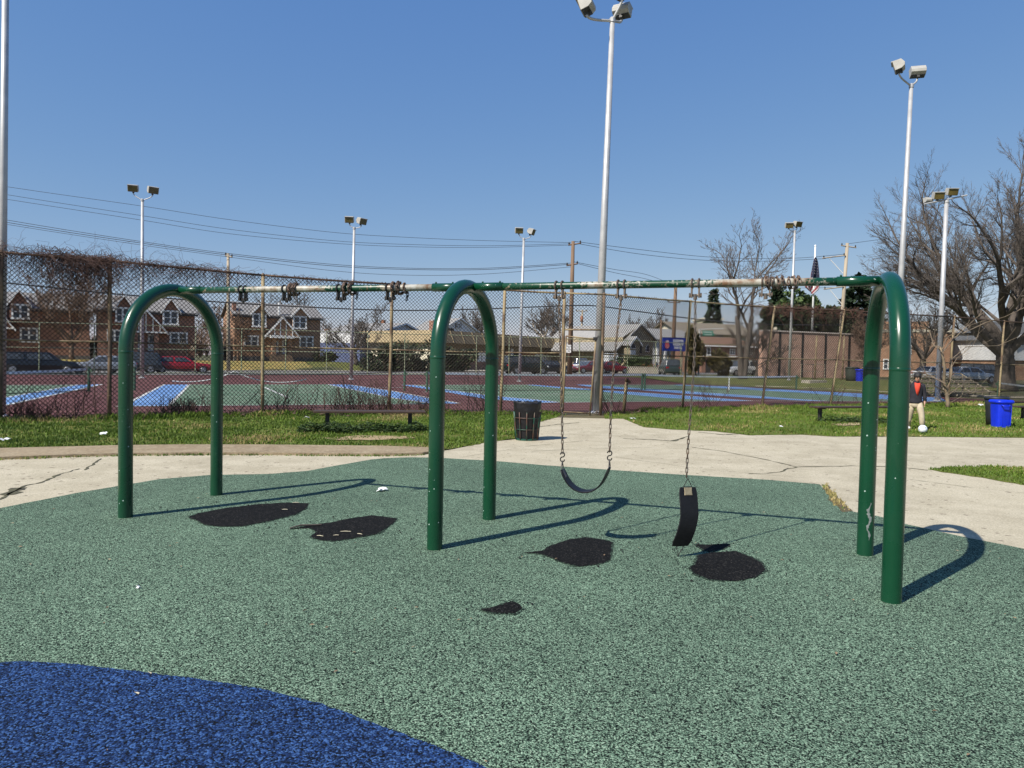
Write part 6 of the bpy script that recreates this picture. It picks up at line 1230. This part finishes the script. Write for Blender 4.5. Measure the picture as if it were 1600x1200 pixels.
# ================================================================== TREES
M_TWIG = mat('twig_bark', (.075, .06, .05), (.12, .097, .08), scale=2, rough=.95); M_TWIGD = mat('dark_twig', (.075, .062, .053), (.115, .096, .08), scale=2, rough=.95); M_TWIGB = mat('brown_twig', (.12, .075, .05), (.17, .11, .075), scale=2, rough=.95); M_PALEB = mat('pale_bark', (.50, .44, .34), (.24, .19, .14), scale=2.5, rough=.9, lo=.45, hi=.55)
def bare_tree(name, label, b, h, r0, seed, fork=.25, wb=1.0, angs=(.45, .95), limbs=6, spread=.9, depth=5, kids=(5, 5, 4, 4), mats=(BARK, M_TWIG), group=None, lean=(0, 0), upw=.12, minr=.010, double=False, flat=1.0, lenf=(.62, .52, .5, .48, .5)):
    rr = random.Random(seed); o = T(name, label, 'tree', b, group=group); tr = MB(); br = MB()
    def grow(p, d, L, r, lv, rend):
        n = 6 if lv < 2 else (5 if lv < 4 else 4); pts = [p]; rad = [r]; dd = d
        wob = wb*(.10 if lv == 0 else (.17 if lv < 3 else .22))
        for k in range(n):
            dd = (dd+Vector((rr.gauss(0, wob), rr.gauss(0, wob), rr.gauss(0, wob*.7)+upw*(.6 if lv else .2)))).normalized(); pts.append(pts[-1]+dd*L/n); rad.append(r+(rend-r)*(k+1)/n)
        (tr if lv <= 1 else br).tube(pts, np.maximum(rad, minr), (10, 8, 6, 4, 3, 3)[min(lv, 5)], cap=(lv == 0))
        return pts, rad, dd
    def rec(p, d, L, r, lv):
        pts, rad, dd = grow(p, d, L, r, lv, max(minr, r*(.42 if lv < 3 else .35)))
        if lv >= depth: return
        k = kids[min(lv-1, len(kids)-1)]; n = len(pts)
        for i in range(k):
            t = .28+.72*(i+rr.random()*.8)/k; j = min(n-2, int(t*(n-1))); q = pts[j].lerp(pts[j+1], t*(n-1)-j)
            a = (pts[j+1]-pts[j]).normalized(); s_ = Vector((rr.gauss(0, 1), rr.gauss(0, 1)*flat, rr.gauss(0, 1)*.8)); s_ = (s_-a*s_.dot(a)).normalized(); ang = rr.uniform(*angs)
            rec(q, (a*math.cos(ang)+s_*math.sin(ang)).normalized(), L*lenf[min(lv, 4)]*rr.uniform(.75, 1.2)*(1.15-.45*t), max(minr, rad[j]*rr.uniform(.5, .68)), lv+1)
        rec(pts[-1], dd, L*lenf[min(lv, 4)]*.9, rad[-1], lv+1)
    trunks = 2 if double else 1
    for q in range(trunks):
        d0 = Vector((lean[0]+(.10*(q*2-1) if double else 0), lean[1], 1)).normalized(); fr = h*fork
        pts = [Vector((.25*q, 0, -.1)), Vector((.25*q, 0, .15))+d0*.2]; rad = [r0*1.45, r0*1.12]
        for k in range(4): pts.append(pts[-1]+d0*fr/4+Vector((rr.gauss(0, .03), rr.gauss(0, .03), 0))*r0*2); rad.append(r0*(1-.06*k))
        tr.tube(pts, rad, 14)
        for i in range(limbs):
            az = 6.283*(i+rr.uniform(-.25, .25))/limbs; tilt = spread*rr.uniform(.45, 1.15)*(.35 if i == 0 else 1); d = Vector((math.cos(az)*math.sin(tilt), math.sin(az)*math.sin(tilt)*flat, math.cos(tilt))); st_ = pts[-1].lerp(pts[-3], rr.random()*.8)
            rec(st_, d, (h-fr)*rr.uniform(.42, .6)*(1.1 if i == 0 else 1), r0*rr.uniform(.36, .54)*(1.1 if i == 0 else 1), 1)
    tr.build('trunk', mats[0], o, smooth=True); br.build('branches', mats[1], o); return o
bare_tree('bare_tree', 'huge spreading bare tree filling the right edge of the picture', BT(1569, 53), 18.6, .64, 21, fork=.16, limbs=12, spread=1.0, depth=6, kids=(6, 5, 4, 4, 3), mats=(BARK, M_TWIGD), upw=.05, minr=.0068, flat=.9, lenf=(.62, .56, .55, .55, .55), wb=.62, angs=(.35, .75))
bare_tree('bare_tree', 'second bare tree with low drooping limbs behind the huge spreading one', BT(1440, 72), 12.0, .3, 22, fork=.2, limbs=7, spread=1.1, wb=.7, depth=5, kids=(5, 4, 4, 3), mats=(BARK, M_TWIGD), minr=.012)
bare_tree('bare_tree', 'tall bare tree with two upright stems left of the long brick wall', BT(1158, 66), 17.2, .25, 23, fork=.32, limbs=3, spread=.36, depth=5, kids=(5, 4, 3, 3), double=True, upw=.13, minr=.010, lenf=(.6, .42, .5, .5, .5))
bare_tree('bare_tree', 'leaning grey bare tree right of the brownish twin house', BT(557, 82), 8.2, .26, 24, fork=.16, limbs=7, spread=1.15, depth=5, kids=(5, 5, 4, 4), lean=(-.25, 0), mats=(BARK, M_TWIG), minr=.014)
bare_tree('bare_tree', 'bare tree rising behind the roof of the brownish twin house', BT(462, 105), 13, .3, 25, fork=.3, limbs=5, spread=.8, depth=4, kids=(6, 5, 4), minr=.02)
bare_tree('bare_tree', 'brown bushy bare tree in front of the leftmost brick houses', BT(112, 69), 11.0, .2, 26, fork=.12, limbs=8, spread=.75, depth=5, kids=(6, 5, 4, 4), mats=(M_TWIGB, M_TWIGB), minr=.014)
bare_tree('bare_tree', 'small bare ornamental tree at the left end of the brownish twin house', BT(372, 79), 6.2, .12, 27, fork=.14, limbs=7, spread=.85, depth=5, kids=(5, 4, 4, 3), mats=(M_TWIGB, M_TWIGB), minr=.013)
bare_tree('bare_tree', 'round bare tree behind the white gable inside the middle arch', BT(738, 145), 13.5, .3, 28, fork=.3, limbs=7, spread=.75, depth=5, kids=(5, 5, 4, 3), minr=.024)
bare_tree('bare_tree', 'pale barked bare tree leaning behind the store roof', BT(838, 128), 14, .28, 29, fork=.4, limbs=6, spread=.95, depth=5, kids=(5, 5, 4, 3), lean=(.3, 0), mats=(M_PALEB, M_TWIG), minr=.02)
bare_tree('bare_tree', 'slim bare tree behind the store left of the brown utility pole', BT(872, 150), 16, .25, 30, fork=.3, limbs=5, spread=.6, depth=5, kids=(5, 5, 4, 3), mats=(M_PALEB, M_TWIG), minr=.022)
bare_tree('bare_tree', 'wide rounded bare tree behind the stone church roof', BT(1012, 150), 14.5, .4, 31, fork=.25, limbs=9, spread=1.1, depth=5, kids=(6, 5, 4, 3), mats=(BARK, M_TWIG), minr=.024)
bare_tree('bare_tree', 'low brown bare tree behind the store roof before the pale barked tree', BT(852, 140), 8.5, .2, 32, fork=.2, limbs=7, spread=1.1, depth=5, kids=(5, 4, 4, 3), mats=(M_TWIGB, M_TWIGB), minr=.024)
bare_tree('bare_tree', 'brushy bare tree under the forked tree before the red brick house', BT(1182, 70), 6.5, .12, 33, fork=.12, limbs=8, spread=.9, depth=5, kids=(5, 4, 4, 3), mats=(M_TWIG, M_TWIG), minr=.012)
bare_tree('bare_tree', 'brown bare bush tree overhanging the right end of the brick wall', BT(1352, 78), 8, .16, 34, fork=.2, limbs=8, spread=1.0, depth=5, kids=(5, 4, 4, 3), mats=(M_TWIGB, M_TWIGB), minr=.013)
bare_tree('bare_tree', 'faint bare tree between the flag and the dark cedar', BT(1290, 140), 15, .2, 35, fork=.4, limbs=6, spread=.5, depth=4, kids=(5, 5, 4), minr=.022)
bare_tree('bare_tree', 'small white twigged bush before the brick twin house right of the red car', BT(292, 77), 3.4, .07, 36, fork=.08, limbs=8, spread=.8, depth=4, kids=(4, 4, 3), mats=(M_PALEB, M_PALEB), minr=.011)
bare_tree('bare_tree', 'bare tree showing between the two right brick twin houses', BT(332, 100), 9, .18, 37, fork=.3, limbs=6, spread=.7, depth=5, kids=(5, 4, 4, 3), mats=(M_TWIGB, M_TWIGB), minr=.016)
fwm = MB(); rr = random.Random(77)
for k in range(150):
    px = rr.uniform(-250, 1850); Y = rr.uniform(150, 230); b = B(px, Y, 0); h = rr.uniform(5, 11)*(.75 if 550 < px < 1000 else 1)
    for _ in range(26):
        d = Vector((rr.gauss(0, .5), rr.gauss(0, .5), 1)).normalized(); p = b+Vector((0, 0, h*rr.uniform(.12, .35))); L = h*rr.uniform(.35, .8); pts = [p, p+d*L*.5, p+d*L+Vector((rr.gauss(0, .4), 0, rr.gauss(.1, .3)))]
        fwm.tube(pts, [.11, .08, .03], 3, cap=False)
        for _ in range(4):
            q = pts[1].lerp(pts[2], rr.random()); e = Vector((rr.gauss(0, .8), rr.gauss(0, .8), rr.gauss(.5, .5))).normalized(); fwm.tube([q, q+e*L*.22], [.05, .025], 3, cap=False)
    fwm.tube([b, b+Vector((0, 0, h*.5))], [.2, .1], 5)
struct(fwm.build('distant_woods', M_TWIGB), 'stuff')
# sapling on the fence right of the boy: short trunk and long whips
def sapling():
    b = B(1480, 30.5); o = T('sapling', 'pale bare sapling with long slanting whips growing on the fence right of the boy', 'tree', b); rr = random.Random(9); tr = MB(); br = MB(); Y = 30.5
    r_ = lambda *p: P(*p)-b
    tr.tube([Vector((0, 0, -.05)), r_(1481, 630, Y), r_(1479, 612, Y), r_(1475, 596, Y), r_(1476, 575, Y-.2), r_(1473, 556, Y-.1), r_(1469, 542, Y)], [.10, .08, .07, .062, .055, .045, .038], 10)
    tr.tube([r_(1479, 612, Y), r_(1487, 585, Y+.3), r_(1486, 560, Y+.3)], [.055, .04, .032], 8)
    for pts, r in [([(1469, 542), (1459, 540), (1452, 516), (1438, 505), (1428, 499)], .045), ([(1473, 548), (1500, 520), (1525, 497), (1560, 472)], .035), ([(1473, 550), (1490, 528), (1540, 504), (1570, 495), (1605, 478)], .04), ([(1472, 546), (1480, 527), (1510, 510), (1540, 500)], .03), ([(1486, 562), (1510, 542), (1560, 540), (1596, 524)], .03), ([(1474, 552), (1455, 535), (1440, 522), (1424, 515)], .03), ([(1478, 600), (1455, 588), (1440, 582), (1420, 575)], .05), ([(1478, 612), (1462, 604), (1448, 588), (1446, 582)], .045),
                   ([(1481, 618), (1500, 603), (1512, 597)], .025), ([(1487, 628), (1510, 615), (1545, 612)], .02), ([(1486, 575), (1495, 560), (1520, 540), (1530, 520)], .025), ([(1476, 580), (1462, 566), (1440, 560)], .025), ([(1484, 640), (1470, 625), (1458, 620)], .03)]:
        q = [r_(x, y, Y+rr.gauss(0, .25)) for x, y in pts]; r *= .62; br.tube(q, np.linspace(r, r*.3, len(q)), 6)
        for _ in range(7):
            i = rr.randint(0, len(q)-2); a = q[i].lerp(q[i+1], rr.random()); d = ((q[i+1]-q[i]).normalized()+Vector((rr.gauss(0, .5), rr.gauss(0, .3), rr.gauss(.2, .5)))).normalized(); L = rr.uniform(.3, 1.0); br.tube([a, a+d*L*.5, a+d*L+Vector((0, 0, rr.gauss(.05, .1)))], [r*.35, r*.25, .006], 3, cap=False)
    tr.build('trunk', mat('sapling_bark', (.23, .175, .11), (.13, .10, .07), scale=4, rough=.9), o, smooth=True); br.build('branches', mat('sapling_twig', (.22, .17, .115), (.12, .09, .065), scale=3, rough=.9), o)
    m = MB(); q = Vector((-.28, .5, 0)); m.box(q+Vector((-.05, 0, .55)), (.28, .2, 1.1)); m.box(q+Vector((.72, .1, .5)), (.22, .2, 1.0)); 
    return o
sapling()
def foliage(name, label, b, shape, n, size, mats, seed, cat='tree', trunk=None):
    """evergreens: many small leaf sprays through the volume; shape(t, rnd) -> point and outward direction"""
    rr = random.Random(seed); o = T(name, label, cat, b); m = MB(); mi = []
    for _ in range(n):
        c, d = shape(rr); s = size*rr.uniform(.5, 1.3); d = (d+Vector((rr.gauss(0, .35), rr.gauss(0, .35), rr.gauss(0, .35)))).normalized(); t = d.cross(Vector((rr.gauss(0, 1), rr.gauss(0, 1), rr.gauss(0, 1)))).normalized()*s*.32
        m.add([c, c+d*s*.5+t, c+d*s, c+d*s*.5-t], [(0, 1, 2, 3)]); mi.append(rr.randint(0, len(mats)-1))
    if trunk: k = MB(); k.tube([(0, 0, 0), (0, 0, trunk[1])], [trunk[0], trunk[0]*.3], 8); k.build('trunk', BARK, o)
    ob = m.build('foliage', mats, o); ob.data.polygons.foreach_set('material_index', mi); return o
EG = [leafmat('spruce_green', (.018, .034, .016), (.03, .05, .022)), leafmat('spruce_dark', (.010, .02, .011), (.02, .034, .017))]; PG = [leafmat('pine_green', (.05, .085, .022), (.075, .11, .03)), leafmat('pine_dark', (.025, .045, .016), (.04, .065, .02))]; AV = [leafmat('arbor_olive', (.085, .068, .020), (.12, .095, .03)), leafmat('arbor_dark', (.045, .038, .014), (.065, .055, .02))]; HG = [leafmat('hedge_green', (.035, .055, .02), (.055, .08, .028)), leafmat('hedge_brown', (.055, .042, .025), (.08, .06, .035))]
def cone(h, r, tiers=0, droop=-.25, base=.06):
    def f(rr):
        t = rr.random()**1.5; z = h*(base+(1-base)*t); R = r*(1-t)**.85*(.55+.45*rr.random()**.4 if not tiers else (.5+.5*abs(math.sin(t*tiers*math.pi)))*rr.uniform(.5, 1)); a = rr.uniform(0, 6.283); return Vector((R*math.cos(a), R*math.sin(a), z)), Vector((math.cos(a), math.sin(a), droop))
    return f
def blob(rx, ry, rz, cz, lumps, seed):
    q = random.Random(seed); L = [(Vector((q.uniform(-1, 1)*rx*.7, q.uniform(-1, 1)*ry*.7, cz+q.uniform(-.6, .75)*rz)), q.uniform(.28, .5)) for _ in range(lumps)]
    def f(rr):
        c, s = L[rr.randint(0, lumps-1)]; d = Vector((rr.gauss(0, 1), rr.gauss(0, 1), rr.gauss(0, 1))).normalized(); k = rr.random()**.35; p = c+Vector((d.x*rx, d.y*ry, d.z*rz))*s*k; p.z = max(.02, p.z); return p, d
    return f
q = BT(1086, 73); foliage('arborvitae', 'tall olive arborvitae right of the blue sign', q, blob(.85, .9, 2.6, 2.4, 9, 1), 3800, .34, AV, 1, 'shrub', (.1, 3))
q = BT(1122, 73); foliage('arborvitae', 'shorter olive arborvitae left of the white car', q, blob(1.25, 1.1, 1.5, 1.45, 8, 2), 2600, .32, AV, 2, 'shrub', (.1, 2))
q = BT(1112, 135); foliage('spruce_tree', 'dark spruce behind the forked bare tree', q, cone(P(1112, 458, 135).z, 2.9, 8), 2600, .8, EG, 3, trunk=(.3, 12))
q = BT(1211, 130); foliage('spruce_tree', 'pointed dark spruce rising over the brick wall left of the flag', q, cone(P(1215, 452, 130).z, 4.2, 8), 3200, .9, EG, 4, trunk=(.3, 13))
q = BT(1246, 120); foliage('pine_tree', 'round topped green pine behind the far pole at the brick wall', q, blob(3.4, 3.2, 3.6, 9.4, 14, 5), 4200, .75, PG, 5, trunk=(.3, 10))
q = BT(1338, 105); foliage('cedar_tree', 'layered dark cedar rising left of the right arch', q, cone(P(1338, 439, 105).z, 6.2, 9, -.1, .1), 5200, .95, EG, 6, trunk=(.35, 13))
for k, (px, w) in enumerate(((1213, 2.2), (1243, 3.0), (1275, 3.0), (1308, 3.2))):
    q = BT(px, 90); foliage('evergreen_shrub', ['leftmost dark evergreen mass over the brick wall top', 'dark evergreen mass over the brick wall left of the flagpole', 'dark evergreen mass over the brick wall right of the flagpole', 'rightmost dark evergreen mass over the brick wall top'][k], q, blob(w, 2, 2.2, 6.1, 11, 20+k), 3000, .55, PG[1:]+EG+HG[:1], 20+k, 'tree', (.2, 5))
for k, (px, Y, w, h) in enumerate(((598, 78, 2.4, 1.5), (628, 79, 1.9, 1.8), (657, 80, 2.5, 2.1), (690, 81, 2.3, 1.7), (718, 82, 1.9, 1.5))):
    q = BT(px, Y); foliage('hedge_shrub', ['sprawling dark hedge shrub leftmost on the lawn corner by the store', 'dark hedge shrub just right of the blue garage wall', 'tallest dark hedge shrub in front of the cream store wall', 'dark hedge shrub behind the second arch leg', 'dark hedge shrub inside the middle arch before the store'][k], q, blob(w*1.2, 1.6, h, h*.62, 9, 30+k), 2400, .34, HG+EG, 30+k, 'shrub')
for k, px in enumerate((972, 990, 1004)):
    q = BT(px, 93); foliage('hedge_shrub', ['green bank shrub below the grey house', 'green bank shrub below the church porch', 'green bank shrub at the right corner of the stone church'][k], q, blob(1.7, 1.4, 1.2, .95, 7, 40+k), 1500, .3, HG[:1]+PG, 40+k, 'shrub')
for k, (px, Y, h) in enumerate(((20, 73, 1.2), (95, 74, 1.6), (135, 75, 1.3), (255, 79, 1.0), (272, 79.5, .9), (350, 82, 1.1), (505, 84, .9))):
    q = BT(px, Y); foliage('garden_shrub', ['low dark shrub under the leftmost house window', 'dark green shrub at the foot of the brown bushy tree', 'olive shrub left of the rusty fence post', 'small shrub under the lower window left of the red car roof', 'small shrub over the red car', 'dark shrub at the left corner of the straw lawn', 'brown shrub right of the brownish twin house'][k], q, blob(1.5, 1.1, h, h*.6, 6, 50+k), 1100, .28, HG, 50+k, 'shrub')
